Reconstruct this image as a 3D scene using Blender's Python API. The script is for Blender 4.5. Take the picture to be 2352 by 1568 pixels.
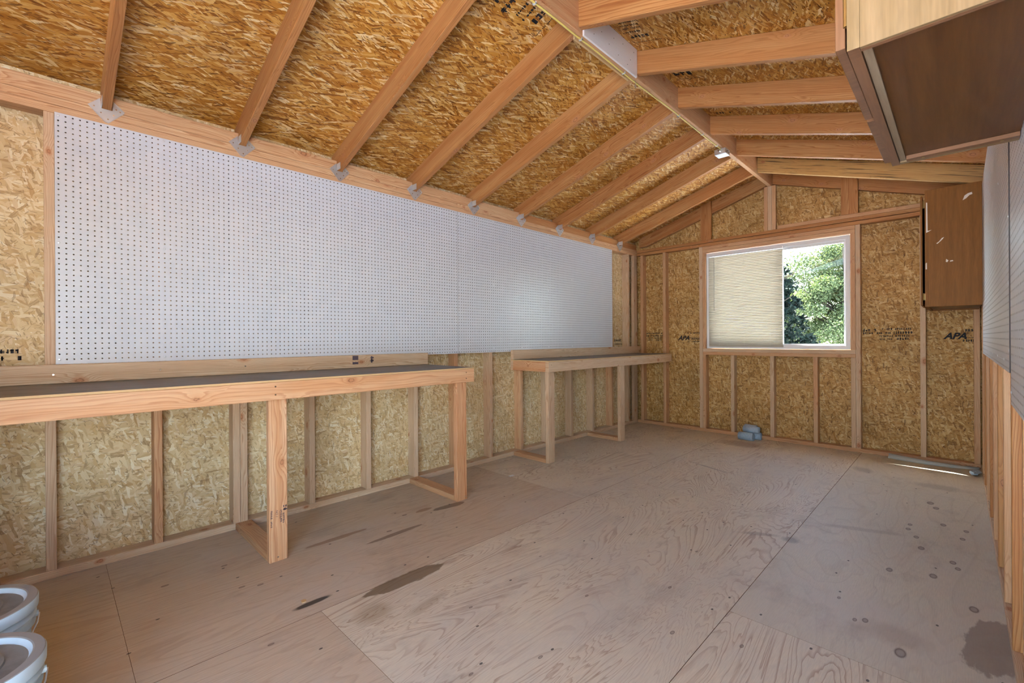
import bpy, math, random
import numpy as np
from mathutils import Matrix, Vector

for o in list(bpy.data.objects):
    bpy.data.objects.remove(o, do_unlink=True)
SC = bpy.context.scene
COL = SC.collection
I = 0.0254                      # every length below is in inches
R = math.radians
random.seed(7)

# ------------------------------------------------------------------ camera
yaw, roll = R(44.524), R(-0.34)
Fv = Vector((-math.sin(yaw), math.cos(yaw), 0)); Rv = Vector((math.cos(yaw), math.sin(yaw), 0)); Uv = Vector((0, 0, 1))
R2 = Rv * math.cos(roll) + Uv * math.sin(roll); U2 = -Rv * math.sin(roll) + Uv * math.cos(roll)
cd = bpy.data.cameras.new('camera'); cam = bpy.data.objects.new('camera', cd); COL.objects.link(cam)
cd.sensor_width = 36; cd.lens = 16.0; cd.shift_y = -6.5 / 2352; cd.clip_start = 0.02; cd.clip_end = 500
m = Matrix(((R2.x, U2.x, -Fv.x, 121.12 * I), (R2.y, U2.y, -Fv.y, 0), (R2.z, U2.z, -Fv.z, 44.37 * I), (0, 0, 0, 1)))
cam.matrix_world = m
SC.camera = cam

# ------------------------------------------------------------------ sky, sun, daylight, exposure
SC.view_settings.view_transform = 'Standard'; SC.view_settings.look = 'None'
SC.view_settings.gamma = 1; SC.view_settings.use_curve_mapping = False
SC.view_settings.exposure = 0.30
SKY, SUN = 2.8, 94.0
w = bpy.data.worlds.new('world'); SC.world = w; w.use_nodes = True
nt = w.node_tree; nt.nodes.clear()
wo = nt.nodes.new('ShaderNodeOutputWorld'); bg = nt.nodes.new('ShaderNodeBackground')
sk = nt.nodes.new('ShaderNodeTexSky'); sk.sky_type = 'NISHITA'; sk.sun_disc = False
sk.sun_elevation = R(51.7); sk.sun_rotation = R(-68)
tint = nt.nodes.new('ShaderNodeMix'); tint.data_type = 'RGBA'; tint.blend_type = 'MULTIPLY'; tint.inputs[0].default_value = 1; tint.inputs[7].default_value = (1.0, 0.965, 0.93, 1)
nt.links.new(sk.outputs[0], tint.inputs[6]); nt.links.new(tint.outputs[2], bg.inputs[0]); nt.links.new(bg.outputs[0], wo.inputs[0]); bg.inputs[1].default_value = SKY
sd = bpy.data.lights.new('sun', 'SUN'); sd.energy = SUN; sd.angle = R(0.5); sd.color = (1, 0.98, 0.96)
so = bpy.data.objects.new('sun', sd); COL.objects.link(so)
sdir = Vector((0.735, -0.29, -1)).normalized()
so.rotation_euler = sdir.to_track_quat('-Z', 'Y').to_euler(); so.location = (-3, 10, 12)
# (all light is daylight: sky and sun through the window and through two unseen openings added behind the viewer)

# ------------------------------------------------------------------ node helpers
class NT:
    def __init__(s, name):
        s.m = bpy.data.materials.new(name); s.m.use_nodes = True
        s.t = s.m.node_tree; s.t.nodes.clear()
        s.out = s.n('ShaderNodeOutputMaterial')
    def n(s, typ, **kw):
        x = s.t.nodes.new(typ)
        for k, v in kw.items(): setattr(x, k, v)
        return x
    def put(s, sock, v):
        if isinstance(v, bpy.types.NodeSocket): s.t.links.new(v, sock)
        elif v is not None:
            try: sock.default_value = v
            except Exception: sock.default_value = tuple(v) + (1,)
    def math(s, op, a, b=None, c=None):
        x = s.n('ShaderNodeMath', operation=op); s.put(x.inputs[0], a)
        if b is not None: s.put(x.inputs[1], b)
        if c is not None: s.put(x.inputs[2], c)
        return x.outputs[0]
    def mix(s, f, a, b, blend='MIX'):
        x = s.n('ShaderNodeMix', data_type='RGBA', blend_type=blend)
        s.put(x.inputs[0], f); s.put(x.inputs[6], a); s.put(x.inputs[7], b); return x.outputs[2]
    def mixf(s, f, a, b):
        x = s.n('ShaderNodeMix', data_type='FLOAT'); s.put(x.inputs[0], f); s.put(x.inputs[2], a); s.put(x.inputs[3], b); return x.outputs[0]
    def ramp(s, f, stops, interp='LINEAR'):
        x = s.n('ShaderNodeValToRGB'); s.put(x.inputs[0], f); cr = x.color_ramp; cr.interpolation = interp
        while len(cr.elements) < len(stops): cr.elements.new(0.5)
        for e, (p, c) in zip(cr.elements, stops):
            e.position = p; e.color = (tuple(c) + (1,)) if not isinstance(c, (int, float)) else (c, c, c, 1)
        return x.outputs[0]
    def map(s, v, loc=(0, 0, 0), rot=(0, 0, 0), sc=(1, 1, 1), typ='POINT'):
        x = s.n('ShaderNodeMapping', vector_type=typ); s.put(x.inputs[0], v)
        s.put(x.inputs[1], loc) if typ != 'VECTOR' else None
        x.inputs[2].default_value = rot; x.inputs[3].default_value = sc; return x.outputs[0]
    def noise(s, v, scale=1, detail=2, rough=0.5, dist=0, dim='2D'):
        x = s.n('ShaderNodeTexNoise', noise_dimensions=dim); s.put(x.inputs['Vector'], v)
        x.inputs['Scale'].default_value = scale; x.inputs['Detail'].default_value = detail
        x.inputs['Roughness'].default_value = rough; x.inputs['Distortion'].default_value = dist; return x.outputs[0]
    def vor(s, v, scale=1, feat='F1', rnd=1.0):
        x = s.n('ShaderNodeTexVoronoi', voronoi_dimensions='2D', feature=feat); s.put(x.inputs['Vector'], v)
        x.inputs['Scale'].default_value = scale; x.inputs['Randomness'].default_value = rnd; return x
    def sep(s, v):
        x = s.n('ShaderNodeSeparateXYZ'); s.put(x.inputs[0], v); return x.outputs
    def comb(s, a, b, c=0):
        x = s.n('ShaderNodeCombineXYZ'); s.put(x.inputs[0], a); s.put(x.inputs[1], b); s.put(x.inputs[2], c); return x.outputs[0]
    def uv(s): return s.n('ShaderNodeUVMap', uv_map='UVMap').outputs[0]
    def rnd(s): return s.n('ShaderNodeObjectInfo').outputs['Random']
    def bsdf(s, col, rough=0.6, spec=0.3, bump=None, bstr=0.3, bdist=0.01, **kw):
        b = s.n('ShaderNodeBsdfPrincipled'); s.put(b.inputs['Base Color'], col); s.put(b.inputs['Roughness'], rough)
        s.put(b.inputs['Specular IOR Level'], spec)
        for k, v in kw.items(): s.put(b.inputs[k.replace('_', ' ')], v)
        if bump is not None:
            bp = s.n('ShaderNodeBump'); bp.inputs['Strength'].default_value = bstr; bp.inputs['Distance'].default_value = bdist
            s.put(bp.inputs['Height'], bump); s.put(b.inputs['Normal'], bp.outputs[0])
        s.t.links.new(b.outputs[0], s.out.inputs[0]); return b

def plain(name, col, rough=0.6, spec=0.3, **kw):
    s = NT(name); s.bsdf(col + (1,), rough, spec, **kw); return s.m

def offset_uv(s):
    r = s.rnd(); a = s.math('MULTIPLY', r, 731.3); b = s.math('MULTIPLY', r, 417.7)
    x = s.n('ShaderNodeVectorMath', operation='ADD'); s.put(x.inputs[0], s.uv()); s.put(x.inputs[1], s.comb(a, b)); return x.outputs[0], r

def lumber(name, pale, mid, late, red=(0.45, 0.2, 0.09), freq=3.2, knots=0.42, rough=0.55, streak=None):
    s = NT(name); uv, r = offset_uv(s)
    kd = s.vor(s.map(uv, sc=(0.075, 0.22, 1)), 1)
    kx = s.sep(kd.outputs['Color'])
    has = s.math('GREATER_THAN', kx[0], 1 - knots)
    # distance in inches to the knot centre
    pv = s.n('ShaderNodeVectorMath', operation='SUBTRACT'); s.put(pv.inputs[0], s.map(uv, sc=(0.075, 0.22, 1))); s.put(pv.inputs[1], kd.outputs['Position'])
    pm = s.map(pv.outputs[0], sc=(13.3 * 0.62, 4.55, 1))
    ln = s.n('ShaderNodeVectorMath', operation='LENGTH'); s.put(ln.inputs[0], pm); d = ln.outputs['Value']
    d = s.math('ADD', d, s.math('MULTIPLY', s.math('SUBTRACT', 1.0, has), 99.0))
    bumpk = s.math('MULTIPLY', s.math('POWER', 2.718, s.math('MULTIPLY', s.math('MULTIPLY', d, d), -0.55)), 1.3)
    X = s.sep(uv)
    warp = s.noise(s.map(uv, sc=(0.022, 0.32, 1)), 1, 3, 0.55, 0.25)
    wv = s.math('ADD', s.math('ADD', X[1], s.math('MULTIPLY', warp, 3.4)), bumpk)
    fr = s.math('FRACT', s.math('MULTIPLY', wv, s.math('ADD', freq * 0.7, s.math('MULTIPLY', r, freq * 0.6))))
    ring = s.ramp(fr, [(0.0, 0.0), (0.55, 0.25), (0.86, 1.0), (0.97, 0.65), (1.0, 0.0)])
    fine = s.noise(s.map(uv, sc=(0.25, 14, 1)), 1, 2, 0.6)
    big = s.noise(s.map(uv, sc=(0.03, 0.5, 1)), 1, 2, 0.5)
    base = s.mix(s.ramp(big, [(0.35, 0), (0.65, 1)]), pale + (1,), mid + (1,))
    base = s.mix(s.math('MULTIPLY', s.math('FRACT', s.math('MULTIPLY', r, 57.0)), 0.55), base, mid + (1,))
    c = s.mix(s.math('MULTIPLY', ring, s.math('ADD', 0.42, s.math('MULTIPLY', s.math('FRACT', s.math('MULTIPLY', r, 91.0)), 0.5))), base, late + (1,))
    c = s.mix(0.6, c, s.mix(1.0, c, s.ramp(fine, [(0.25, 0.78), (0.7, 1.06)]), 'MULTIPLY'))
    if streak:
        st = s.noise(s.map(uv, sc=(0.05, 1.6, 1)), 1, 3, 0.6)
        c = s.mix(s.ramp(st, [(0.56, 0), (0.66, 0.85)]), c, streak + (1,))
    d = s.math('ADD', d, s.math('MULTIPLY', s.math('SUBTRACT', s.noise(uv, 2.2, 3), 0.5), 0.35)); d = s.math('MULTIPLY', d, s.math('ADD', 0.8, kx[1]))
    kn = s.ramp(d, [(0.0, 1), (0.34, 0.95), (0.55, 0.6), (1.3, 0)])
    c = s.mix(kn, c, red + (1,))
    kn2 = s.ramp(s.math('ABSOLUTE', s.math('SUBTRACT', d, 0.34)), [(0.0, 0.6), (0.1, 0)])
    c = s.mix(kn2, c, (0.09, 0.035, 0.015, 1))
    s.bsdf(c, rough, 0.28, bump=s.math('ADD', fine, ring), bstr=0.12, bdist=0.002)
    return s.m

def osb(name, ramp, bias=0.0, spread=1.0, L=3.0, W=0.7, dark=(0.14, 0.06, 0.02), rough=0.55, spec=0.3, darkamt=0.8, warm=(0.5, 0.24, 0.06), warmamt=0.5):
    s = NT(name); uv, r = offset_uv(s)
    rs = random.Random(5)
    n0 = s.noise(s.map(uv, sc=(0.5, 0.5, 1)), 1, 2)
    wob = s.n('ShaderNodeVectorMath', operation='ADD'); s.put(wob.inputs[0], uv); s.put(wob.inputs[1], s.comb(s.math('MULTIPLY', n0, 0.5), s.math('MULTIPLY', n0, -0.6)))
    u = wob.outputs[0]; val = None; hue = None
    angs = [-62, 15, -28, 48, 80, -8, 32, -48]
    for k, a in enumerate(angs):
        a = R(bias + a * spread); sc = (1.35, 0.8, 1.0, 0.6, 1.1, 0.5, 0.85, 0.7)[k]
        mp = s.map(s.map(u, loc=(rs.random() * 50, rs.random() * 50, 0), rot=(0, 0, a)), sc=(1 / (L * sc), 1 / (W * sc), 1))
        v = s.vor(mp, 1); c = s.sep(v.outputs['Color'])
        gr = s.noise(s.map(mp, sc=(0.8, 8, 1)), 1, 2, 0.65)
        vv = s.math('ADD', c[0], s.math('MULTIPLY', s.math('SUBTRACT', gr, 0.5), 0.7))
        if val is None: val = vv; hue = c[2]
        else:
            mk = s.math('GREATER_THAN', c[1], 0.66); val = s.mixf(mk, val, vv); hue = s.mixf(mk, hue, c[2])
    col = s.ramp(val, ramp)
    col = s.mix(s.math('MULTIPLY', s.ramp(hue, [(0.55, 0), (0.9, 1)]), warmamt), col, warm + (1,))
    for k, (a, ll, ww, th, am) in enumerate([(20, 1.2, 0.16, 0.93, 1.0), (-40, 0.8, 0.2, 0.95, 1.0), (75, 1.0, 0.12, 0.95, 1.0), (-70, 2.4, 0.5, 0.975, .8)]):
        mp = s.map(s.map(u, rot=(0, 0, R(bias + a * spread))), loc=(k * 9, 3 * k, 0), sc=(1 / ll, 1 / ww, 1)); v = s.vor(mp, 1)
        c = s.sep(v.outputs['Color'])
        mk = s.math('MULTIPLY', s.math('GREATER_THAN', c[1], th), s.math('LESS_THAN', v.outputs['Distance'], 0.45))
        col = s.mix(s.math('MULTIPLY', mk, darkamt * am), col, dark + (1,))
    bl = s.noise(s.map(uv, sc=(0.05, 0.05, 1)), 1, 2)
    col = s.mix(1.0, col, s.ramp(bl, [(0.3, 0.88), (0.7, 1.06)]), 'MULTIPLY')
    s.bsdf(col, rough, spec, bump=val, bstr=0.3, bdist=0.004)
    return s.m

M = {}
M['stud'] = lumber('stud_wood', (0.68, 0.52, 0.355), (0.60, 0.42, 0.27), (0.42, 0.24, 0.125))
M['studr'] = lumber('fir_wood', (0.64, 0.42, 0.24), (0.56, 0.31, 0.155), (0.38, 0.16, 0.065), freq=2.6)
M['rafter'] = lumber('rafter_wood', (0.53, 0.285, 0.11), (0.44, 0.19, 0.062), (0.27, 0.085, 0.022), freq=2.2)  # orange of warm bounced light put into the lumber colour
M['plate'] = lumber('plate_wood', (0.68, 0.47, 0.28), (0.60, 0.36, 0.19), (0.40, 0.18, 0.07), freq=2.0, knots=0.4)
M['stained'] = lumber('stained_rafter_wood', (0.62, 0.40, 0.16), (0.52, 0.31, 0.11), (0.34, 0.17, 0.05), streak=(0.10, 0.06, 0.03))
M['fascia'] = lumber('fascia_wood', (0.68, 0.44, 0.26), (0.60, 0.32, 0.155), (0.38, 0.13, 0.045), freq=1.8, knots=0.35)
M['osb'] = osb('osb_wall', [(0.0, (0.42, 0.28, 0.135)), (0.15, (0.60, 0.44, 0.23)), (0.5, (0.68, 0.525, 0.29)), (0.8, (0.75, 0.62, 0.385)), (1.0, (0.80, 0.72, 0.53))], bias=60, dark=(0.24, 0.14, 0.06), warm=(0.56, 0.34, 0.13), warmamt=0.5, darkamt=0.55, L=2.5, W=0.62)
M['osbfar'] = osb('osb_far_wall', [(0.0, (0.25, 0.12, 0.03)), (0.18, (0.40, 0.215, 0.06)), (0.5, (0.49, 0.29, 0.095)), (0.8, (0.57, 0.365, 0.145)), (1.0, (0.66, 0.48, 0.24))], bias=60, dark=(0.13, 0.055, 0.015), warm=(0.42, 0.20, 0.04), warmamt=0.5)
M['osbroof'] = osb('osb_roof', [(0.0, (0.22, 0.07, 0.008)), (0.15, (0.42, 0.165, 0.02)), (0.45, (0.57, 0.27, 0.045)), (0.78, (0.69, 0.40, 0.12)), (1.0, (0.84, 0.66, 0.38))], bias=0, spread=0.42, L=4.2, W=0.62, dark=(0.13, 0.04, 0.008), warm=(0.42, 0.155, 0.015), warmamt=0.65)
M['galv'] = plain('galvanised_steel', (0.62, 0.65, 0.68), 0.38, 0.5, Metallic=0.75)
M['steel'] = plain('bright_steel', (0.75, 0.76, 0.78), 0.25, 0.5, Metallic=1.0)
M['brass'] = plain('aged_brass', (0.35, 0.25, 0.10), 0.35, 0.5, Metallic=0.9)
M['vinyl'] = plain('white_vinyl', (0.82, 0.83, 0.84), 0.35, 0.5)
M['black'] = plain('black_ink', (0.02, 0.02, 0.025), 0.7, 0.2)
M['ink'] = plain('faded_ink', (0.10, 0.075, 0.09), 0.8, 0.1)
M['paint'] = plain('old_white_paint', (0.78, 0.70, 0.62), 0.6, 0.3)
M['yellow'] = plain('yellow_cable_jacket', (0.72, 0.58, 0.16), 0.45, 0.4)
M['staple'] = plain('white_staple_plastic', (0.85, 0.85, 0.83), 0.4, 0.4)
M['darkhole'] = plain('near_black', (0.03, 0.02, 0.015), 0.9, 0.0)  # near-black colour of nail heads and box knockouts
M['seam'] = plain('floor_seam', (0.20, 0.115, 0.07), 0.9, 0.0)
M['ring'] = plain('dusty_grey_rim', (0.27, 0.27, 0.265), 0.6, 0.3)
M['strip'] = plain('grey_vinyl_strip', (0.42, 0.42, 0.38), 0.5, 0.4)
M['white_scrap'] = plain('white_scrap', (0.8, 0.8, 0.78), 0.7, 0.2)

# pegboard: bright face on the room side, core painted near-black as the shade inside the holes
s = NT('white_pegboard'); g = s.noise(s.map(s.uv(), sc=(0.3, 0.3, 1)), 1, 3)
s.bsdf(s.mix(g, (0.55, 0.58, 0.63, 1), (0.59, 0.62, 0.67, 1)), 0.30, 0.45); M['peg'] = s.m
M['pegcore'] = plain('darkened_hole_core', (0.07, 0.06, 0.06), 0.9, 0.0)
s = NT('white_primed_siding'); g = s.noise(s.map(s.uv(), sc=(0.35, 2.2, 1)), 1, 4, 0.7, 0.8)
s.bsdf((0.88, 0.87, 0.88, 1), 0.5, 0.35, bump=g, bstr=0.5, bdist=0.004); M['siding'] = s.m

# worktop
s = NT('grey_worktop'); g = s.noise(s.map(s.uv(), sc=(0.12, 0.6, 1)), 1, 4, 0.6)
s.bsdf(s.ramp(g, [(0.3, (0.13, 0.115, 0.105)), (0.7, (0.21, 0.19, 0.175))]), 0.55, 0.3); M['worktop'] = s.m
s = NT('plywood_edge'); X = s.sep(s.uv()); g = s.math('FRACT', s.math('MULTIPLY', X[1], 6.0))
s.bsdf(s.mix(s.ramp(g, [(0.45, 0), (0.55, 1)]), (0.70, 0.50, 0.26, 1), (0.42, 0.25, 0.11, 1)), 0.6, 0.2); M['plyedge'] = s.m

def veneer(name, a, b, rough, bstr=0.0, scr=0.0, along=0):
    s = NT(name); uv, r = offset_uv(s)
    sc = (0.05, 0.9, 1); g = s.noise(s.map(uv, sc=sc), 1, 4, 0.6, 0.3); f = s.noise(s.map(uv, sc=(0.35, 5, 1)), 1, 2)
    c = s.mix(s.ramp(g, [(0.3, 0), (0.7, 1)]), a + (1,), b + (1,)); c = s.mix(0.35, c, s.mix(1.0, c, s.ramp(f, [(0.3, 0.7), (0.7, 1.1)]), 'MULTIPLY'))
    s.bsdf(c, rough, 0.3, bump=f, bstr=0.1, bdist=0.002); return s.m
M['cabside'] = veneer('honey_veneer', (0.195, 0.125, 0.055), (0.25, 0.165, 0.082), 0.5)
M['cabfar'] = veneer('dimmed_honey_veneer', (0.20, 0.075, 0.010), (0.255, 0.10, 0.015), 0.6)  # same honey veneer, its colour darkened for the dimmer far corner
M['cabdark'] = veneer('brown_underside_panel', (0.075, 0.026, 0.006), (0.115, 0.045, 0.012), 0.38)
M['cabframe'] = veneer('brown_frame', (0.15, 0.068, 0.03), (0.20, 0.095, 0.045), 0.42)
M['cabdust'] = veneer('dusty_edge', (0.21, 0.145, 0.085), (0.27, 0.20, 0.13), 0.6)

# blinds: cream plastic that lets light through
s = NT('cream_slat'); d = s.n('ShaderNodeBsdfPrincipled'); s.put(d.inputs['Base Color'], (0.80, 0.74, 0.62, 1)); d.inputs['Roughness'].default_value = 0.45
t = s.n('ShaderNodeBsdfTranslucent'); s.put(t.inputs[0], (0.30, 0.27, 0.21, 1)); mx = s.n('ShaderNodeMixShader'); mx.inputs[0].default_value = 0.5
s.t.links.new(d.outputs[0], mx.inputs[1]); s.t.links.new(t.outputs[0], mx.inputs[2]); s.t.links.new(mx.outputs[0], s.out.inputs[0]); M['slat'] = s.m
s = NT('window_glass'); t = s.n('ShaderNodeBsdfTransparent'); t.inputs[0].default_value = (0.90, 0.93, 0.93, 1)
g = s.n('ShaderNodeBsdfGlossy'); g.inputs['Roughness'].default_value = 0.02; mx = s.n('ShaderNodeMixShader'); mx.inputs[0].default_value = 0.01; s.t.links.new(t.outputs[0], mx.inputs[1]); s.t.links.new(g.outputs[0], mx.inputs[2]); s.t.links.new(mx.outputs[0], s.out.inputs[0]); M['glass'] = s.m

s = NT('blue_foam'); g = s.noise(s.map(s.uv(), sc=(1.5, 1.5, 1)), 1, 3)
s.bsdf(s.mix(g, (0.28, 0.38, 0.50, 1), (0.42, 0.52, 0.62, 1)), 0.6, 0.3); M['foam'] = s.m
s = NT('bucket_plastic'); g = s.noise(s.map(s.n('ShaderNodeTexCoord').outputs['Object'], sc=(9, 9, 9)), 1, 4, 0.6, dim='3D')
s.bsdf(s.ramp(g, [(0.3, (0.40, 0.52, 0.60)), (0.6, (0.50, 0.62, 0.70)), (0.8, (0.56, 0.66, 0.73))]), 0.42, 0.45); M['bucket'] = s.m
s = NT('dusty_lid'); g = s.noise(s.map(s.n('ShaderNodeTexCoord').outputs['Object'], sc=(14, 14, 14)), 1, 4, 0.65, dim='3D')
s.bsdf(s.ramp(g, [(0.3, (0.13, 0.125, 0.115)), (0.62, (0.20, 0.205, 0.20))]), 0.6, 0.3); M['lid'] = s.m
s = NT('dried_mud_label'); g = s.noise(s.map(s.n('ShaderNodeTexCoord').outputs['Object'], sc=(25, 25, 25)), 1, 4, 0.65, dim='3D')
s.bsdf(s.ramp(g, [(0.4, (0.40, 0.26, 0.13)), (0.6, (0.60, 0.55, 0.48))]), 0.7, 0.2); M['mud'] = s.m
s = NT('mixed_leaves'); r = s.n('ShaderNodeNewGeometry').outputs['Random Per Island']
def leafmat(name, c0, c1, c2, tr):
    s = NT(name); r = s.n('ShaderNodeNewGeometry').outputs['Random Per Island']
    c = s.ramp(r, [(0.0, c0), (0.5, c1), (1.0, c2)])
    d = s.n('ShaderNodeBsdfPrincipled'); s.put(d.inputs['Base Color'], c); d.inputs['Roughness'].default_value = 0.7; d.inputs['Specular IOR Level'].default_value = 0.08
    t = s.n('ShaderNodeBsdfTranslucent'); s.put(t.inputs[0], s.mix(1.0, c, (1.3, 1.25, 0.6, 1), 'MULTIPLY')); mx = s.n('ShaderNodeMixShader'); mx.inputs[0].default_value = tr
    s.t.links.new(d.outputs[0], mx.inputs[1]); s.t.links.new(t.outputs[0], mx.inputs[2]); s.t.links.new(mx.outputs[0], s.out.inputs[0]); return s.m
M['leaf'] = leafmat('light_green_leaves', (0.045, 0.065, 0.030), (0.08, 0.108, 0.048), (0.15, 0.175, 0.10), 0.38)
M['needle'] = leafmat('dark_conifer_needles', (0.003, 0.006, 0.005), (0.005, 0.010, 0.007), (0.008, 0.016, 0.011), 0.1)
M['bark'] = plain('bark', (0.03, 0.024, 0.018), 0.9, 0.1)
s = NT('sun_bounce_ground'); g = s.noise(s.map(s.uv(), sc=(0.02, 0.02, 1)), 1, 5, 0.6)
s.bsdf(s.ramp(g, [(0.35, (0.62, 0.62, 0.62)), (0.65, (0.72, 0.72, 0.72))]), 0.95, 0.1); M['ground'] = s.m  # stand-in ground, whitened to bounce sunlight indoors

# floor plywood: three veneers sharing stains that lie at fixed places on the boards
STAINS = [  # x, y, half length (along y), half width, rotation, colour, strength
    (47.9, 46.4, 8.7, 2.0, -1, (0.17, 0.115, 0.065), 0.85), (43.0, 30.9, 3.7, 0.75, 0, (0.055, 0.045, 0.038), 0.95),
    (21.7, 45.0, 7.0, 0.85, 0, (0.25, 0.15, 0.09), 0.7), (29.1, 55.7, 7.2, 0.8, 1, (0.17, 0.115, 0.08), 0.75),
    (21.6, 68.0, 2.5, 0.9, 0, (0.26, 0.15, 0.08), 0.7), (24.2, 74.5, 5.2, 1.2, -6, (0.15, 0.105, 0.07), 0.8),
    (124.6, 94.5, 9.5, 3.3, -8, (0.21, 0.155, 0.12), 0.7), (53.2, 36.5, 4.0, 3.5, 0, (0.26, 0.17, 0.09), 0.45),
    (88.5, 112.0, 5.0, 1.2, -60, (0.24, 0.19, 0.15), 0.5), (94.6, 113.5, 2.0, 2.2, 20, (0.16, 0.135, 0.12), 0.5),
    (114, 88, 4, 5, 0, (0.27, 0.2, 0.14), 0.35), (56, 202, 7, 12, 0, (0.20, 0.13, 0.09), 0.6),
    (98, 190, 5, 3, 30, (0.18, 0.16, 0.14), 0.45), (116.5, 183, 4, 7, 0, (0.2, 0.17, 0.14), 0.4), (60, 158, 9, 0.8, 70, (0.2, 0.17, 0.15), 0.5),
    (57.5, 44, 5.5, 1.3, 10, (0.27, 0.18, 0.10), 0.4), (105, 131, 10, 1.5, -70, (0.24, 0.18, 0.14), 0.35)]
KNOTS = [(117.45, 114.5, 1.6), (115.2, 127.9, 1.5), (114.1, 134.2, 1.3), (112.5, 138.6, 1.3), (112.6, 142.1, 1.2), (120, 123.9, 1.4), (120.7, 121.2, 1.2),
    (122.6, 105, 1.7), (115, 83.5, 1.9), (110.4, 89.3, 1.1), (109.2, 88.4, 0.8), (106.3, 94, 0.7), (115.4, 164.1, 2.0), (116.6, 160.2, 1.7), (118.2, 147.1, 1.5), (122, 145.7, 1.3), (121.4, 139.7, 1.3),
    (111.4, 111.9, 1.4), (98.6, 69.6, 0.7), (90.1, 65.6, 0.8), (84.2, 77.2, 0.7), (26.8, 55, 1.0), (21, 62.7, 1.0), (63.3, 48.7, 0.55), (75.1, 64.8, 0.6), (79.3, 47.8, 0.65), (74.8, 39, 0.55),
    (18.3, 14.5, 0.9), (28.9, 24.1, 0.8), (30.4, 26.7, 0.8), (17.6, 24, 0.8), (49.3, 22.5, 0.7), (68, 92, 0.7), (60, 70, 0.5), (82, 94, 0.6)]
def floor_mat(name, kind):
    s = NT(name)
    P = s.n('ShaderNodeVectorMath', operation='SCALE'); s.put(P.inputs[0], s.n('ShaderNodeNewGeometry').outputs['Position']); P.inputs['Scale'].default_value = 1 / I; P = P.outputs[0]
    uv = s.uv()
    fine = s.noise(s.map(uv, sc=(0.5, 7, 1)), 1, 2, 0.6); big = s.noise(s.map(uv, sc=(0.03, 0.05, 1)), 1, 4, 0.6)
    if kind == 'wild':
        h = s.noise(s.map(uv, sc=(0.020, 0.095, 1)), 1, 5, 0.46, 0.5)
        fr = s.math('FRACT', s.math('MULTIPLY', h, 30.0))
        patch = s.noise(s.map(uv, sc=(0.05, 0.12, 1), loc=(9, 4, 0)), 1, 3, 0.6)
        ln = s.ramp(fr, [(0.0, 0), (0.6, 0.05), (0.84, 0.75), (0.92, 1.0), (0.97, 0.1), (1.0, 0)])
        c = s.mix(big, (0.61, 0.525, 0.395, 1), (0.68, 0.60, 0.47, 1))
        c = s.mix(s.math('MULTIPLY', ln, s.ramp(patch, [(0.3, 0.2), (0.6, 0.68)])), c, (0.29, 0.155, 0.085, 1))
    elif kind == 'pale':
        h = s.noise(s.map(uv, sc=(0.012, 0.05, 1), loc=(3, 8, 0)), 1, 3, 0.5, 0.4); fr = s.math('FRACT', s.math('MULTIPLY', h, 16.0))
        ln = s.ramp(fr, [(0.0, 0), (0.7, 0.1), (0.92, 0.5), (1.0, 0)])
        c = s.mix(big, (0.53, 0.465, 0.35, 1), (0.62, 0.56, 0.44, 1)); c = s.mix(s.math('MULTIPLY', ln, 0.35), c, (0.27, 0.18, 0.12, 1))
    else:
        h = s.noise(s.map(uv, sc=(0.010, 0.09, 1), loc=(5, 1, 0)), 1, 3, 0.5, 0.3); fr = s.math('FRACT', s.math('MULTIPLY', h, 22.0))
        ln = s.ramp(fr, [(0.0, 0), (0.6, 0.1), (0.9, 0.7), (1.0, 0)])
        c = s.mix(big, (0.50, 0.395, 0.285, 1), (0.59, 0.485, 0.365, 1)); c = s.mix(s.math('MULTIPLY', ln, 0.4), c, (0.27, 0.15, 0.085, 1))
    c = s.mix(0.5, c, s.mix(1.0, c, s.ramp(fine, [(0.3, 0.82), (0.7, 1.08)]), 'MULTIPLY'))
    # grey dusty patches, scuffs
    dn = s.noise(s.map(P, sc=(0.03, 0.018, 1)), 1, 4, 0.65); c = s.mix(s.ramp(dn, [(0.45, 0), (0.7, 0.55)]), c, (0.52, 0.475, 0.42, 1))
    dm = s.noise(s.map(P, sc=(0.09, 0.05, 1), loc=(4, 7, 0)), 1, 5, 0.7); c = s.mix(s.ramp(dm, [(0.56, 0), (0.72, 0.28)]), c, (0.20, 0.15, 0.12, 1))
    edge = s.noise(s.map(P, sc=(0.45, 0.16, 1)), 1, 4, 0.65)
    for (x, y, a, b, rot, colr, st) in STAINS:
        v = s.map(P, loc=(x, y, 0), rot=(0, 0, R(rot)), sc=(b, a, 1e4), typ='TEXTURE')
        l = s.n('ShaderNodeVectorMath', operation='LENGTH'); s.put(l.inputs[0], v)
        dd = s.math('ADD', l.outputs['Value'], s.math('MULTIPLY', s.math('SUBTRACT', edge, 0.5), 0.7))
        soft = (0.3 if st > 0.9 else 0.08) if st > 0.6 else 0.5
        c = s.mix(s.ramp(dd, [(max(0.0, 0.98 - soft), st), (1.0, 0)]), c, colr + (1,))
    for (x, y, q) in KNOTS:
        v = s.map(P, loc=(x, y, 0), sc=(q * 0.42, q * 0.8, 1e4), typ='TEXTURE')
        l = s.n('ShaderNodeVectorMath', operation='LENGTH'); s.put(l.inputs[0], v)
        c = s.mix(s.ramp(l.outputs['Value'], [(0.0, 0.45), (0.45, 0.5), (0.7, 0.85), (0.82, 0.35), (1.0, 0)]), c, (0.10, 0.06, 0.05, 1))
    v = s.vor(s.map(P, sc=(0.16, 0.10, 1)), 1); vc = s.sep(v.outputs['Color'])
    spot = s.math('MULTIPLY', s.math('LESS_THAN', v.outputs['Distance'], 0.028), s.math('GREATER_THAN', vc[0], 0.68)); c = s.mix(s.math('MULTIPLY', spot, 0.85), c, (0.04, 0.03, 0.03, 1))
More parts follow.
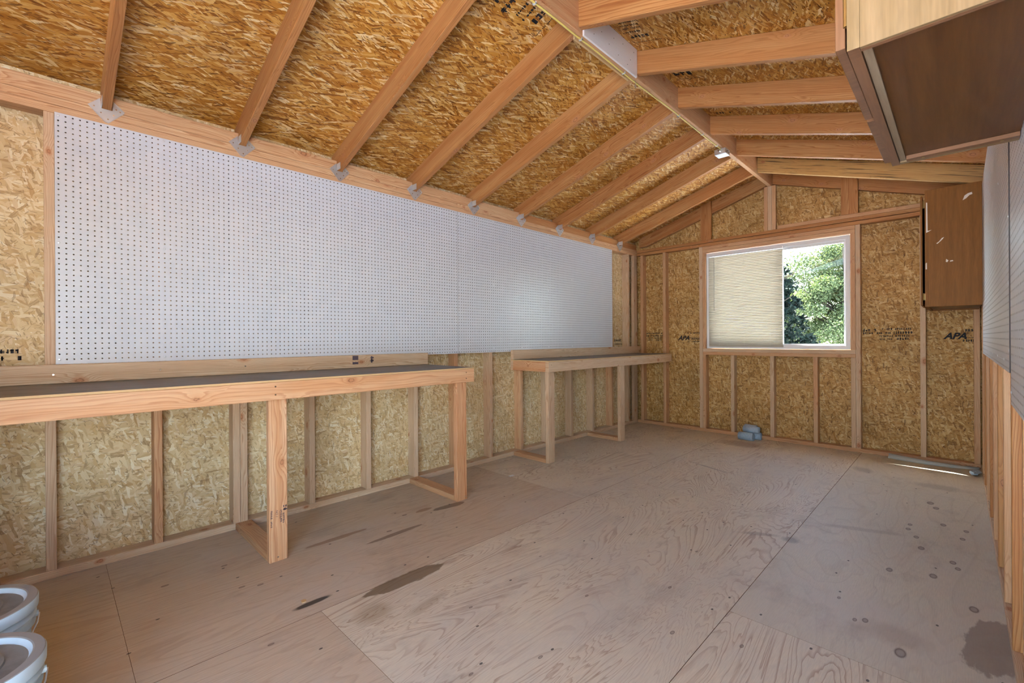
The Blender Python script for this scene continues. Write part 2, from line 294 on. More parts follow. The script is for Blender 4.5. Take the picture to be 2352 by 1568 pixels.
    s.bsdf(c, 0.55, 0.3, bump=fine, bstr=0.08, bdist=0.002); return s.m
M['floorA'] = floor_mat('floor_plywood_smooth', 'smooth'); M['floorB'] = floor_mat('floor_plywood_wild', 'wild'); M['floorC'] = floor_mat('floor_plywood_pale', 'pale')

# ------------------------------------------------------------------ mesh builder (inches)
class MB:
    def __init__(s): s.v = []; s.f = []; s.uv = []; s.mi = []
    def poly(s, pts, uvs=None, mi=0):
        b = len(s.v); s.v += [tuple(p) for p in pts]; s.f.append(tuple(range(b, b + len(pts))))
        s.uv.append(uvs or [(p[0], p[1]) for p in pts]); s.mi.append(mi)
    def box(s, lo, hi, axis=None, mi=0, uo=None):
        d = [hi[i] - lo[i] for i in range(3)]
        if axis is None: axis = d.index(max(d))
        oth = [i for i in range(3) if i != axis]; off = 0.0
        for ax in range(3):
            a = [i for i in range(3) if i != ax]
            for sgn, val in ((-1, lo[ax]), (1, hi[ax])):
                cs = []
                for p, q in ((lo[a[0]], lo[a[1]]), (hi[a[0]], lo[a[1]]), (hi[a[0]], hi[a[1]]), (lo[a[0]], hi[a[1]])):
                    c = [0, 0, 0]; c[ax] = val; c[a[0]] = p; c[a[1]] = q; cs.append(c)
                flip = (sgn < 0) ^ (ax == 1)
                if flip: cs = cs[::-1]
                off += 7.3
                if ax == axis: uvs = [(c[a[0]] * 0.1, c[a[1]] + off) for c in cs]
                else:
                    cr = [i for i in a if i != axis][0]; uvs = [(c[axis], c[cr] - lo[cr] + off) for c in cs]
                s.poly(cs, uvs, mi)
        return s
    def prism(s, pts, ax, a0, a1, mi=0, ud=None):
        """polygon pts (2D on the two axes other than ax) pushed from a0 to a1 along ax"""
        o = [i for i in range(3) if i != ax]
        def P(p, a): c = [0, 0, 0]; c[ax] = a; c[o[0]] = p[0]; c[o[1]] = p[1]; return c
        ud = ud or (1, 0); L = math.hypot(*ud); ud = (ud[0] / L, ud[1] / L)
        U = lambda p: (p[0] * ud[0] + p[1] * ud[1], -p[0] * ud[1] + p[1] * ud[0])
        area = sum(pts[i][0] * pts[(i + 1) % len(pts)][1] - pts[(i + 1) % len(pts)][0] * pts[i][1] for i in range(len(pts)))
        if (area > 0) ^ (ax == 1): q = pts
        else: q = pts[::-1]
        lo, hi = min(a0, a1), max(a0, a1)
        s.poly([P(p, hi) for p in q], [U(p) for p in q], mi); s.poly([P(p, lo) for p in q[::-1]], [(U(p)[0], U(p)[1] + 11) for p in q[::-1]], mi)
        for i in range(len(q)):
            a, b = q[i], q[(i + 1) % len(q)]; ua, ub = U(a)[0], U(b)[0]
            if abs(ua - ub) < 0.3 * math.dist(a, b): ua, ub = 0, math.dist(a, b)
            s.poly([P(a, lo), P(b, lo), P(b, hi), P(a, hi)], [(ua, 20 + i), (ub, 20 + i), (ub, 20 + i + hi - lo), (ua, 20 + i + hi - lo)], mi)
        return s
    def tube(s, path, r, n=8, mi=0, closed=False, cap=True):
        path = [Vector(p) for p in path]; rings = []; base = len(s.v)
        for i, p in enumerate(path):
            t = (path[min(i + 1, len(path) - 1)] - path[max(i - 1, 0)]).normalized()
            a = t.cross(Vector((0, 0, 1)));  a = t.cross(Vector((1, 0, 0))) if a.length < 0.1 else a
            a.normalize(); b = t.cross(a); rr = r[i] if isinstance(r, (list, tuple)) else r
            rings.append([p + (a * math.cos(k * 2 * math.pi / n) + b * math.sin(k * 2 * math.pi / n)) * rr for k in range(n)])
        for i in range(len(rings) - 1):
            for k in range(n):
                k2 = (k + 1) % n; s.poly([rings[i][k], rings[i][k2], rings[i + 1][k2], rings[i + 1][k]], [(i, k), (i, k + 1), (i + 1, k + 1), (i + 1, k)], mi)
        if cap: s.poly(rings[0][::-1], mi=mi); s.poly(rings[-1], mi=mi)
        return s
    def lathe(s, c, prof, n=48, mi=0, ax=2):
        rings = []
        for (r, z) in prof: rings.append([(c[0] + r * math.cos(2 * math.pi * k / n), c[1] + r * math.sin(2 * math.pi * k / n), c[2] + z) for k in range(n)])
        for i in range(len(rings) - 1):
            for k in range(n):
                k2 = (k + 1) % n; s.poly([rings[i][k], rings[i][k2], rings[i + 1][k2], rings[i + 1][k]], [(k, i), (k + 1, i), (k + 1, i + 1), (k, i + 1)], mi)
        return s
    def build(s, name, mats, parent=None, loc=(0, 0, 0), bevel=0.0, smooth=False, merge=True, **props):
        me = bpy.data.meshes.new(name); L = Vector(loc)
        if parent is not None: L = Vector(parent['_o'])
        me.from_pydata([((p[0] - L.x) * I, (p[1] - L.y) * I, (p[2] - L.z) * I) for p in s.v], [], s.f)
        ul = me.uv_layers.new(name='UVMap'); flat = [c for u in s.uv for p in u for c in p]; ul.data.foreach_set('uv', flat)
        me.polygons.foreach_set('material_index', s.mi)
        for mt in (mats if isinstance(mats, (list, tuple)) else [mats]): me.materials.append(mt)
        if merge or smooth or bevel:
            import bmesh
            bm = bmesh.new(); bm.from_mesh(me); bmesh.ops.remove_doubles(bm, verts=bm.verts, dist=1e-5)
            if bevel: bmesh.ops.bevel(bm, geom=bm.edges[:], offset=bevel * I, segments=1, affect='EDGES', clamp_overlap=True)
            bm.to_mesh(me); bm.free()
        if smooth: me.polygons.foreach_set('use_smooth', [True] * len(me.polygons))
        me.update()
        o = bpy.data.objects.new(name, me); COL.objects.link(o)
        if parent is not None: o.parent = parent
        else: o.location = L * I
        for k, v in props.items(): o[k] = v
        return o

ALL_EMPTY = []
def thing(name, label, cat, loc, group=None):
    o = bpy.data.objects.new(name, None); COL.objects.link(o); o.location = Vector(loc) * I; o.empty_display_size = 0.05
    o['label'] = label; o['category'] = cat; o['_o'] = tuple(loc)
    if group: o['group'] = group
    ALL_EMPTY.append(o); return o
def tag(o, label, cat, group=None):
    o['label'] = label; o['category'] = cat
    if group: o['group'] = group
    return o
def struct(o): o['kind'] = 'structure'; return o
ORD = ['first', 'second', 'third', 'fourth', 'fifth', 'sixth', 'seventh', 'eighth', 'ninth', 'tenth', 'eleventh', 'twelfth', 'thirteenth']

W, YF, YN = 126.1, 217.4, -22.6
SL = 0.316; ZE = 90.6
def rz(x): return ZE + SL * min(x, W - x)            # underside of rafters
def dz(x): return 96.35 + SL * min(x, W - x)         # underside of roof boards

# ------------------------------------------------------------------ structure
b = MB(); g = 0.022
def sheet(x0, x1, y0, y1, mi):
    r1, r2 = random.random() * 300, random.random() * 300
    lo = (x0 + 2 * g, y0 + g, -0.7); hi = (x1 - 2 * g, y1 - g, 0)
    b.poly([(lo[0], lo[1], 0), (hi[0], lo[1], 0), (hi[0], hi[1], 0), (lo[0], hi[1], 0)], [(lo[1] + r1, lo[0] + r2), (lo[1] + r1, hi[0] + r2), (hi[1] + r1, hi[0] + r2), (hi[1] + r1, lo[0] + r2)], mi)
    for p, q in (((lo[0], lo[1]), (hi[0], lo[1])), ((hi[0], lo[1]), (hi[0], hi[1])), ((hi[0], hi[1]), (lo[0], hi[1])), ((lo[0], hi[1]), (lo[0], lo[1]))):
        b.poly([(p[0], p[1], -0.7), (q[0], q[1], -0.7), (q[0], q[1], 0), (p[0], p[1], 0)], mi=3)
for x0, x1, ys, mi in ((-3.9, 46.4, (YN - 3.9, 7.7, 103.7, 199.7, YF + 3.9), 0), (46.4, 94.3, (YN - 3.9, 31, 126.7, YF + 3.9), 1), (94.3, 130, (YN - 3.9, 77.2, 173.2, YF + 3.9), 2)):
    for k in range(len(ys) - 1):
        mm = mi
        if mi == 1 and k == 0: mm = 0
        if mi == 0 and k >= 2: mm = 1
        if mi == 2 and k == 0: mm = 1
        sheet(x0, x1, ys[k], ys[k + 1], mm)
b.poly([(-3.9, YN - 3.9, -0.5), (130, YN - 3.9, -0.5), (130, YF + 3.9, -0.5), (-3.9, YF + 3.9, -0.5)], mi=3)
struct(b.build('floor', [M['floorA'], M['floorB'], M['floorC'], M['seam']], merge=False))

# left and right sheathing, with upright uv along z
def panel(b, pts3, uvs, nrm, th):
    n = Vector(nrm) * th; b.poly(pts3, uvs)
    q = [Vector(p) + n for p in pts3]; b.poly([tuple(p) for p in q[::-1]], uvs[::-1])
    for i in range(len(pts3)):
        j = (i + 1) % len(pts3); b.poly([pts3[j], pts3[i], tuple(q[i]), tuple(q[j])], [uvs[j], uvs[i], uvs[i], uvs[j]])
b = MB(); y0, y1 = YN - 3.5, YF + 3.5
for ya, yb in ((y0, 32.0), (32.06, 128.0), (128.06, y1)):
    rr = random.random() * 90
    panel(b, [(-3.5, yb, 0.02), (-3.5, ya, 0.02), (-3.5, ya, 95.2), (-3.5, yb, 95.2)], [(0 + rr, yb), (0 + rr, ya), (95 + rr, ya), (95 + rr, yb)], (-1, 0, 0), 0.44)
struct(b.build('wall_left', M['osb'], merge=False))
b = MB()
DY0, DY1, DZ = -20.0, -5.0, 81.0  # unseen slot added in the right wall to let daylight in
for (ya, yb, za, zb) in ((y0, DY0, .02, 95.2), (DY0, DY1, DZ, 95.2), (DY1, y1, .02, 95.2)):
    panel(b, [(W + 3.5, ya, za), (W + 3.5, yb, za), (W + 3.5, yb, zb), (W + 3.5, ya, zb)], [(za, ya), (za, yb), (zb, yb), (zb, ya)], (1, 0, 0), 0.44)
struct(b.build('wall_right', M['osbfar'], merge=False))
WX0, WX1, WZ0, WZ1 = 35.9, 91.0, 39.25, 84.2
def gable(b, y, sgn, hx0, hx1, hz0, hz1):
    th = 0.44
    def q(pts):
        p3 = [(p[0], y, p[1]) for p in (pts if sgn > 0 else pts[::-1])]; uv = [(p[2], p[0]) for p in p3]
        panel(b, p3, uv, (0, sgn, 0), th)
    q([(-3.5, 0.02), (hx0, 0.02), (hx0, dz(hx0) - .02), (-3.5, dz(-3.5) - .02)])
    q([(hx1, 0.02), (W + 3.5, 0.02), (W + 3.5, dz(W + 3.5) - .02), (hx1, dz(hx1) - .02)])
    if hz0 > 0.1: q([(hx0, 0.02), (hx1, 0.02), (hx1, hz0), (hx0, hz0)])
    q([(hx0, hz1), (hx1, hz1), (hx1, dz(hx1) - .02), (63.05, dz(63.05) - .02), (hx0, dz(hx0) - .02)])
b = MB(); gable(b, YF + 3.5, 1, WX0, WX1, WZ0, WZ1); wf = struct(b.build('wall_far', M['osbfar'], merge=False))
b = MB(); gable(b, YN - 3.5, -1, 84.0, 123.0, 0.0, 82); struct(b.build('wall_near', M['osbfar'], merge=False))  # unseen gable opening, added and sized for the daylight it admits
b = MB()
for sx in (0, 1):
    X = (lambda x: x) if sx == 0 else (lambda x: W - x)
    a0, a1, ya, yb = -12.0, 63.05, -40.0, 236.6
    def zz(x): return 96.35 + SL * x
    P = [(X(a0), ya, zz(a0)), (X(a0), yb, zz(a0)), (X(a1), yb, zz(a1)), (X(a1), ya, zz(a1))]
    uv = [(ya + 300 * sx, a0), (yb + 300 * sx, a0), (yb + 300 * sx, a1), (ya + 300 * sx, a1)]
    if sx: P = P[::-1]; uv = uv[::-1]
    b.poly(P, uv); b.poly([(p[0], p[1], p[2] + 0.6) for p in P[::-1]], uv[::-1])
    for i in range(4):
        j = (i + 1) % 4; b.poly([P[j], P[i], (P[i][0], P[i][1], P[i][2] + .6), (P[j][0], P[j][1], P[j][2] + .6)])
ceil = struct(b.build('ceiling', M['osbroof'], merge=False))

# ------------------------------------------------------------------ framing
def board(name, lo, hi, mat, label, cat, group=None, axis=None, bevel=0.09):
    o = MB().box(lo, hi, axis).build(name, mat, loc=((lo[0] + hi[0]) / 2, (lo[1] + hi[1]) / 2, lo[2]), bevel=bevel)
    return tag(o, label, cat, group)
ZP = 87.3
Ly = [0.87, 16.85, 31.5, 33.05, 49.0, 65.0, 81.0, 97.0, 113.0, 129.1, 145.1, 161.3, 177.4, 193.8, 209.6]
lab = ['wall stud at the left end of the white pegboard, farthest left in the photo', 'reddish wall stud behind the long bench, second from the left in the photo', 'near stud of the touching pair just left of the long bench\'s near leg',
       'pale knotty stud of the touching pair, right beside the long bench\'s near leg', 'wall stud just right of the near leg of the long bench', 'wall stud midway between the two legs of the long bench',
       'wall stud behind the long bench, just left of its far leg', 'wall stud right behind the far leg of the long bench', 'pale bare stud standing in the gap between the two benches', 'wall stud at the near end of the shorter far bench',
       'wall stud half hidden behind the near leg of the far bench', 'wall stud just right of the far bench\'s near leg', 'wall stud midway between the legs of the far bench', 'wall stud just left of the far leg of the far bench', 'knotty grey streaked stud past the pegboard, next to the far left corner']
proto = None
for i, y in enumerate(Ly):
    mt = M['studr'] if i in (1, 7, 9, 13) else M['stud']
    if proto is None or mt is M['studr']:
        o = board('wall_stud', (-3.48, y - 1.5, 1.5), (0, y, ZP), mt, lab[i], 'stud', 'studs of the left wall')
        if proto is None: proto = o
    else:
        o = proto.copy(); COL.objects.link(o); o.location = (-1.74 * I, (y - .75) * I, 1.5 * I); tag(o, lab[i], 'stud', 'studs of the left wall')
board('corner_post', (-1.5, 213.9, 1.5), (0, YF, ZP), M['stud'], 'wide flat corner board where the left wall meets the window wall', 'post')
board('bottom_plate', (-3.48, YN, 0.01), (0, YF, 1.5), M['stud'], 'pale sill board on the floor along the left wall under the benches', 'plate')
board('top_plate', (-3.48, YN, ZP), (0, YF, 88.8), M['plate'], 'lower board of the plate above the pegboard, along the left wall', 'plate', 'left wall top plates')
board('top_plate', (-3.48, YN, 88.83), (0, YF, 90.3), M['plate'], 'upper board of the plate above the pegboard, carrying the rafter ties', 'plate', 'left wall top plates')
# right wall
Ry = [43.8, 59.8, 75.8, 91.8, 107.6, 123.4, 139.2, 155.7, 172.0, 188.0, 204.0]
names = ['right wall stud cut by the right edge of the photo, %s', ]
pr2 = None
vis = len(Ry)
for i, y in enumerate(Ry):
    n = ORD[i - 1] if i > 0 else None
    l = ('wall stud of the right wall nearest the viewer, at the right edge of the photo' if i == 0 else 'right wall stud below the white pegboard, %s counting from the right edge of the photo' % ORD[i])
    if i == len(Ry) - 1: l = 'right wall stud nearest the far corner, under the far cabinet'
    if pr2 is None: pr2 = o = board('wall_stud', (W, y, 1.5), (W + 3.48, y + 1.5, ZP), M['studr'], l, 'stud', 'studs of the right wall')
    else:
        o = pr2.copy(); o.data = pr2.data.copy(); o.data.materials[0] = M['rafter'] if i % 2 else M['studr']; COL.objects.link(o); o.location = ((W + 1.74) * I, (y + .75) * I, 1.5 * I); tag(o, l, 'stud', 'studs of the right wall')  # alternating darker lumber stands in for shaded stripes along the studs
board('bottom_plate', (W, -4.5, 0.01), (W + 3.48, YF, 1.5), M['stud'], 'pale sill board on the floor along the right wall', 'plate')
board('top_plate', (W, YN, ZP), (W + 3.48, YF, 88.8), M['studr'], 'lower board of the plate on top of the right wall', 'plate', 'right wall top plates')
board('top_plate', (W, YN, 88.83), (W + 3.48, YF, 90.3), M['studr'], 'upper board of the plate on top of the right wall', 'plate', 'right wall top plates')
# far wall
yf, yb = YF, YF + 3.48
def fb(name, x0, x1, z0, z1, mat, label, cat='stud', group=None, y0=yf, y1=yb): return board(name, (x0, y0, z0), (x1, y1, z1), mat, label, cat, group)
fb('bottom_plate', 0.02, W - .02, 0.01, 1.5, M['studr'], 'sill board on the floor along the window wall', 'plate', y0=yf + .02, y1=yb)
G = 'full height studs of the window wall'
fb('wall_stud', 1.9, 3.4, 1.5, ZP, M['studr'], 'window wall stud in the far left corner', 'stud', G)
fb('wall_stud', 14.3, 15.8, 1.5, ZP, M['studr'], 'window wall stud between the left corner and the window, touching the far bench', 'stud', G)
fb('wall_stud', 32.65, 34.15, 1.5, ZP, M['stud'], 'full height stud along the left side of the window', 'stud', G)
fb('wall_stud', 92.65, 94.15, 1.5, ZP, M['stud'], 'full height stud along the right side of the window', 'stud', G)
fb('wall_stud', 111.1, 112.6, 1.5, ZP, M['stud'], 'window wall stud rising behind the door edge of the far cabinet', 'stud', G)
fb('wall_stud', 124.5, 126.0, 1.5, ZP, M['studr'], 'window wall stud in the far right corner under the cabinet', 'stud', G)
fb('trimmer_stud', 34.2, 35.7, 39.2, 84.3, M['studr'], 'short trimmer stud against the left side of the white window frame', 'stud', 'window trimmer studs')
fb('trimmer_stud', 91.1, 92.6, 39.2, 84.3, M['studr'], 'short trimmer stud against the right side of the white window frame', 'stud', 'window trimmer studs')
for k, (x, t) in enumerate(((34.2, 'at the left end under the window'), (46.8, 'second from the left under the window'), (62.9, 'below mid window, right of the foam'), (78.7, 'reddish, under the right half of the window'), (91.1, 'at the right end under the window'))):
    fb('cripple_stud', x, x + 1.5, 1.5, 36.2, M['studr'] if k in (0, 3) else M['stud'], 'short stud below the window sill, ' + t, 'stud', 'short studs under the window')
fb('window_sill_board', 34.2, 92.6, 37.7, 39.2, M['stud'], 'upper flat board directly under the window', 'board', 'boards under the window')
fb('window_sill_board', 34.2, 92.6, 36.22, 37.68, M['studr'], 'lower reddish flat board under the window, on the short studs', 'board', 'boards under the window')
fb('header_board', 34.2, 92.6, 85.82, ZP, M['studr'], 'upper flat board above the window', 'board', 'boards above the window')
fb('header_board', 34.2, 92.6, 84.3, 85.78, M['studr'], 'lower flat board right above the window frame', 'board', 'boards above the window')
fb('top_plate', 0.02, W - .02, ZP + .05, 88.76, M['rafter'], 'lowest board of the plate across the window wall', 'plate', 'window wall top plates')
fb('top_plate', 0.02, W - .02, 88.93, 90.3, M['rafter'], 'second board of the plate across the window wall', 'plate', 'window wall top plates')
fb('top_plate', 66.0, W - .02, 90.33, 91.75, M['studr'], 'short third plate board right of the centre posts of the gable', 'plate', 'window wall top plates')
def gst(x0, x1, z0, mat, label, top=None, name='gable_stud'):
    zt = lambda x: min(rz(x) + 5.7, 109.25 if top else 999)
    b = MB(); b.prism([(x0, z0), (x1, z0), (x1, zt(x1) if top is None else top), (x0, zt(x0) if top is None else top)], 1, yf, yf + 1.45, ud=(0, 1))
    o = b.build(name, mat, loc=((x0 + x1) / 2, yf + .7, z0), bevel=0.06); return tag(o, label, 'stud', 'short studs in the gable')
gst(33.4, 38.3, 90.32, M['rafter'], 'wide flat gable stud above the left end of the window')
gst(60.9, 62.35, 90.32, M['studr'], 'left post of the three below the far end of the ridge', 109.25)
gst(62.4, 63.85, 90.32, M['stud'], 'middle post of the three below the far end of the ridge', 109.25)
gst(63.9, 65.4, 90.32, M['studr'], 'right post of the three below the far end of the ridge', 109.25)
gst(88.2, 93.6, 91.78, M['rafter'], 'wide reddish flat gable stud above the right end of the window')
for sx, t in ((0, 'left'), (1, 'right')):
    x = (lambda q: q) if sx == 0 else (lambda q: W - q)
    b = MB(); pts = [(x(4.2), rz(4.2) + .02), (x(62.2), rz(62.2)), (x(62.2), rz(62.2) + 5.7), (x(.5), rz(.5) + 5.7), (x(.5), rz(4.2) + .02)]
    b.prism(pts, 1, yf + 1.5, yb - .05, ud=(1, SL if sx == 0 else -SL))
    tag(b.build('gable_rafter', M['rafter'], loc=(x(31), yf + 2, rz(.5)), bevel=0.06), 'sloping board under the roof on the window wall, %s half of the gable' % t, 'rafter', 'gable rafters')

# ridge and rafters
board('ridge_board', (62.3, YN, 109.3), (63.8, YF + 3.4, 116.2), M['studr'], 'long ridge board along the peak of the roof, with yellow cable stapled below', 'beam')
def rafter_mesh(side, name='rafter', mat=None, yc=0):
    x = (lambda q: q) if side == 0 else (lambda q: W - q)
    x1 = 62.28
    pts = [(x1, rz(x1)), (x1, rz(x1) + 5.68), (-3.45, ZE + 5.68 - 3.45 * SL), (-3.45, 90.33), (-0.85, 90.33)]
    pts = [(x(p[0]), p[1]) for p in pts]
    b = MB(); b.prism(pts, 1, yc - .75, yc + .75, ud=(1, SL if side == 0 else -SL))
    return b.build(name, mat, loc=(x(0), yc, 90.33), bevel=0.09)
LR = [8.25, 32.3, 56.1, 80.2, 104.4, 128.6, 152.4, 176.4, 200.4]
pl = None
for i, y in enumerate(LR):
    l = 'left roof rafter above the pegboard, %s from the left edge of the photo' % ORD[i]
    if i == 0: l = 'left roof rafter nearest the left edge of the photo, seen end on'
    if i == 8: l = 'left roof rafter nearest the window wall'
    if pl is None: pl = o = rafter_mesh(0, mat=M['rafter'], yc=y)
    else: o = pl.copy(); COL.objects.link(o); o.location = (0, y * I, 90.33 * I)
    tag(o, l, 'rafter', 'rafters of the left roof slope')
RR = [-17.5, 7.0, 31.0, 55.0, 79.6, 103.8, 127.4, 151.0, 175.2, 199.3]
pl = None
rl = {4: 'right roof rafter at the top edge of the photo, above the white board', 5: 'right roof rafter starting at the lower end of the white board', 6: 'orange right roof rafter with two dark knots, second below the white board',
      7: 'right roof rafter third below the white board on the ridge', 8: 'right roof rafter meeting the ridge by the metal box, above the stained one', 9: 'right roof rafter with dark grey streaks, last before the window wall',
      0: 'right roof rafter behind the viewer, over the added opening', 1: 'right roof rafter right above the viewer', 2: 'right roof rafter above the near end of the near cabinet', 3: 'right roof rafter above the middle of the near cabinet'}
for i, y in enumerate(RR):
    if i < 4: continue
    if i == 9: o = rafter_mesh(1, mat=M['stained'], yc=y)
    elif pl is None: pl = o = rafter_mesh(1, mat=M['rafter'], yc=y)
    else: o = pl.copy(); COL.objects.link(o); o.location = (W * I, y * I, 90.33 * I)
    tag(o, rl[i], 'rafter', 'rafters of the right roof slope')
# blocks between the rafters
ys = [YN - .8] + LR + [YF + .8]
for i in range(len(ys) - 1):
    t = 'block on the left top plate, ' + ('left of the first rafter' if i == 0 else 'between the %s and %s rafters from the left' % (ORD[i - 1], ORD[i]) if i < 9 else 'between the last rafter and the window wall')
    rec = 0.0 if i < 5 else 0.35
    board('rafter_block', (-1.5 - rec, ys[i] + .78, 90.33), (-rec, ys[i + 1] - .78, 93.2), M['plate'] if i < 6 else M['rafter'], t, 'block', 'blocks between the left rafters')
# rafter ties
tie = None
for i, y in enumerate(LR):
    l = 'galvanised steel tie plate under the %s rafter from the left' % ORD[i]
    if i == 8: l = 'galvanised steel tie plate under the left rafter nearest the window'
    if tie is None:
        tie = thing('rafter_tie', l, 'bracket', (0, y, 90), 'steel ties under the left rafters')
        b = MB(); pts = [(y - 2.82, 90.62), (y - 1.0, 92.45), (y - 0.85, 90.5), (y + .85, 90.5), (y + .98, 92.4), (y + 2.72, 90.8), (y + 2.62, 90.5), (y + .25, 87.85), (y - .35, 87.95)]
        # two convex halves around the notch
        b.prism([pts[0], pts[1], pts[2], (y, 90.5), pts[8]], 0, 0.03, 0.1); b.prism([pts[8], (y, 90.5), pts[3], pts[7]], 0, 0.03, 0.1); b.prism([pts[3], pts[4], pts[5], pts[6], pts[7]], 0, 0.03, 0.1)
        b.build('plate', M['galv'], tie)
        b = MB(); b.box((0.03, y - .86, 90.55), (2.2, y - .8, 92.3)); b.build('flange', M['galv'], tie)
        for yy, z in ((-1.9, 90.6), (-.9, 89.6), (.15, 88.6), (1.4, 90.9), (1.0, 89.6), (2.0, 90.6)):
            b = MB(); b.tube([(0.1, y + yy, z), (0.16, y + yy, z)], 0.13, 10); b.build('nail', M['steel'], tie)
        kids = [c for c in bpy.data.objects if c.parent is tie]
    else:
        r = tie.copy(); COL.objects.link(r); r.location = (0, y * I, 90 * I); r['label'] = l
        for c in kids: q = c.copy(); COL.objects.link(q); q.parent = r

# ------------------------------------------------------------------ pegboards
def pegmesh(nx, nz):
    """local: y along 0..nx, z 0..nz, face at +x = 0.25"""
    hr = 0.138; t = 0.25; V = []; F = []; UV = []; MI = []
    octo = [(hr * math.cos(math.pi / 8 + k * math.pi / 4), hr * math.sin(math.pi / 8 + k * math.pi / 4)) for k in range(8)]
    sq = [(.5, .2), (.2, .5), (-.2, .5), (-.5, .2), (-.5, -.2), (-.2, -.5), (.2, -.5), (.5, -.2)]
    crn = {0: (.5, .5), 2: (-.5, .5), 4: (-.5, -.5), 6: (.5, -.5)}
    for a in range(nx):
        for c in range(nz):
            cy, cz = a + .5, c + .5; b0 = len(V)
            for p in octo: V.append((t, cy + p[0], cz + p[1]))
            for p in sq: V.append((t, cy + p[0], cz + p[1]))
            for p in octo: V.append((0, cy + p[0], cz + p[1]))
            for k in (0, 2, 4, 6): V.append((t, cy + crn[k][0], cz + crn[k][1]))
            for k in range(8):
                k2 = (k + 1) % 8
                if k in crn: F.append((b0 + k, b0 + 8 + k, b0 + 24 + k // 2, b0 + 8 + k2, b0 + k2))
                else: F.append((b0 + k, b0 + 8 + k, b0 + 8 + k2, b0 + k2))
                MI.append(0)
                F.append((b0 + 16 + k, b0 + k, b0 + k2, b0 + 16 + k2)); MI.append(1)
    b0 = len(V); V += [(0, 0, 0), (0, nx, 0), (0, nx, nz), (0, 0, nz), (t, 0, 0), (t, nx, 0), (t, nx, nz), (t, 0, nz)]
    for f in ((0, 1, 5, 4), (1, 2, 6, 5), (2, 3, 7, 6), (3, 0, 4, 7)): F.append(tuple(b0 + i for i in f)); MI.append(1)
    me = bpy.data.meshes.new('perforated_panel'); me.from_pydata([(p[0] * I, p[1] * I, p[2] * I) for p in V], [], F)
    me.materials.append(M['peg']); me.materials.append(M['pegcore']); me.polygons.foreach_set('material_index', MI)
    ul = me.uv_layers.new(name='UVMap'); idx = np.zeros(len(me.loops), dtype=np.int32); me.loops.foreach_get('vertex_index', idx)
    va = np.array(V); ul.data.foreach_set('uv', va[idx][:, 1:3].astype(np.float32).ravel()); me.update(); return me
PM = pegmesh(96, 48); PM2 = pegmesh(48, 48)
def pegboard(loc, mirror, label, screws, PM=PM, L=96):
    t = thing('pegboard', label, 'pegboard', loc, 'white pegboards')
    o = bpy.data.objects.new('perforated_panel', PM); COL.objects.link(o); o.parent = t
    if mirror: o.rotation_euler = (0, 0, math.pi); o.location = (0, L * I, 0)
    sgn = -1 if mirror else 1
    for (y, z) in screws:
        b = MB(); x = loc[0] + sgn * .255
        b.tube([(x, loc[1] + y, loc[2] + z), (x + sgn * .04, loc[1] + y, loc[2] + z), (x + sgn * .07, loc[1] + y, loc[2] + z)], [.22, .22, .1], 12); b.build('screw', M['galv'], t)
    return t
sc = [(0.5, 47.5), (16.5, 47.5), (31.5, 47.5), (47.5, 47.5), (63.5, 47.5), (79.5, 47.5), (95.5, 47.5), (0.5, 1.5), (16.5, 1.5), (31.5, 1.5), (47.5, 1.5), (63.5, 1.5), (79.5, 1.5), (95.5, 1.5), (0.5, 23.5), (16.5, 24.5), (47.5, 24.5), (79.5, 24.5), (63.5, 30.5)]
pegboard((0.02, 0.84, 39.46), False, 'white pegboard sheet above the long bench, nearer half of the left wall', sc)
pegboard((0.02, 96.9, 39.46), False, 'white pegboard sheet above the far bench, farther half of the left wall', sc)
sc2 = [(96 - k * 16 - 6, 1.5) for k in range(6)] + [(.5, z) for z in (3, 12, 21, 33)] + [(22, 30.5), (46, 24.5)]
pegboard((W - .02, 89.7, 39.4), True, 'white pegboard sheet on the right wall beside the far cabinet', sc2)
pegboard((W - .02, 39.2, 35.5), True, 'white pegboard sheet on the right wall at the right edge of the photo', [(47.3, 1.6), (31, 1.5)], PM2, 48)

# ------------------------------------------------------------------ benches
def screwheads(t, pts, ax=0, r=.16):
    for p in pts:
        q = list(p); q[ax] += 0.05; b = MB(); b.tube([p, q], r, 10); b.build('screw', M['steel'], t)
def bench(label, ya, yb, xo, legs, back, rt=True):
    t = thing('workbench', label, 'workbench', (xo / 2, (ya + yb) / 2, 0), 'workbenches along the left wall')
    b = MB(); b.box((0.3, ya, 36.12), (xo + .12, yb, 36.5), 1, mi=1); 
    b.poly([(0.3, ya, 36.505), (xo + .12, ya, 36.505), (xo + .12, yb, 36.505), (0.3, yb, 36.505)], [(ya, 0.3), (ya, xo), (yb, xo), (yb, 0.3)], 0)
    b.build('worktop', [M['worktop'], M['plyedge']], t, merge=False, label='thin plywood top, painted grey')
    MB().box((xo - 1.5, ya, 32.55), (xo, yb, 36.1)).build('front_rail', M['fascia'] if rt else M['stud'], t, bevel=.09)
    MB().box((0.27, ya, 32.55), (1.5, yb, 36.1)).build('back_rail', M['stud'], t, bevel=.06)
    MB().box((1.52, ya, 32.55), (xo - 1.52, ya + 1.5, 36.1)).build('end_rail', M['fascia'], t, bevel=.08)
    MB().box((1.52, yb - 1.5, 32.55), (xo - 1.52, yb, 36.1)).build('end_rail', M['fascia'], t, bevel=.08)
    MB().box((0.3, back[0], 36.53), (1.75, back[1], 40.05)).build('backboard', M['stud'] , t, bevel=.09)
    for (y0, y1, z0) in legs:
        MB().box((xo - 3.02, y0, 0.0), (xo - 1.52, y1, 36.05 if False else 36.0)).build('leg', M['fascia'] if rt else M['stud'], t, bevel=.1)
        MB().box((0.05, y0, 0.01), (xo - 3.05, y0 + 3.4, 1.5)).build('foot_brace', M['studr'], t, bevel=.08)
    return t
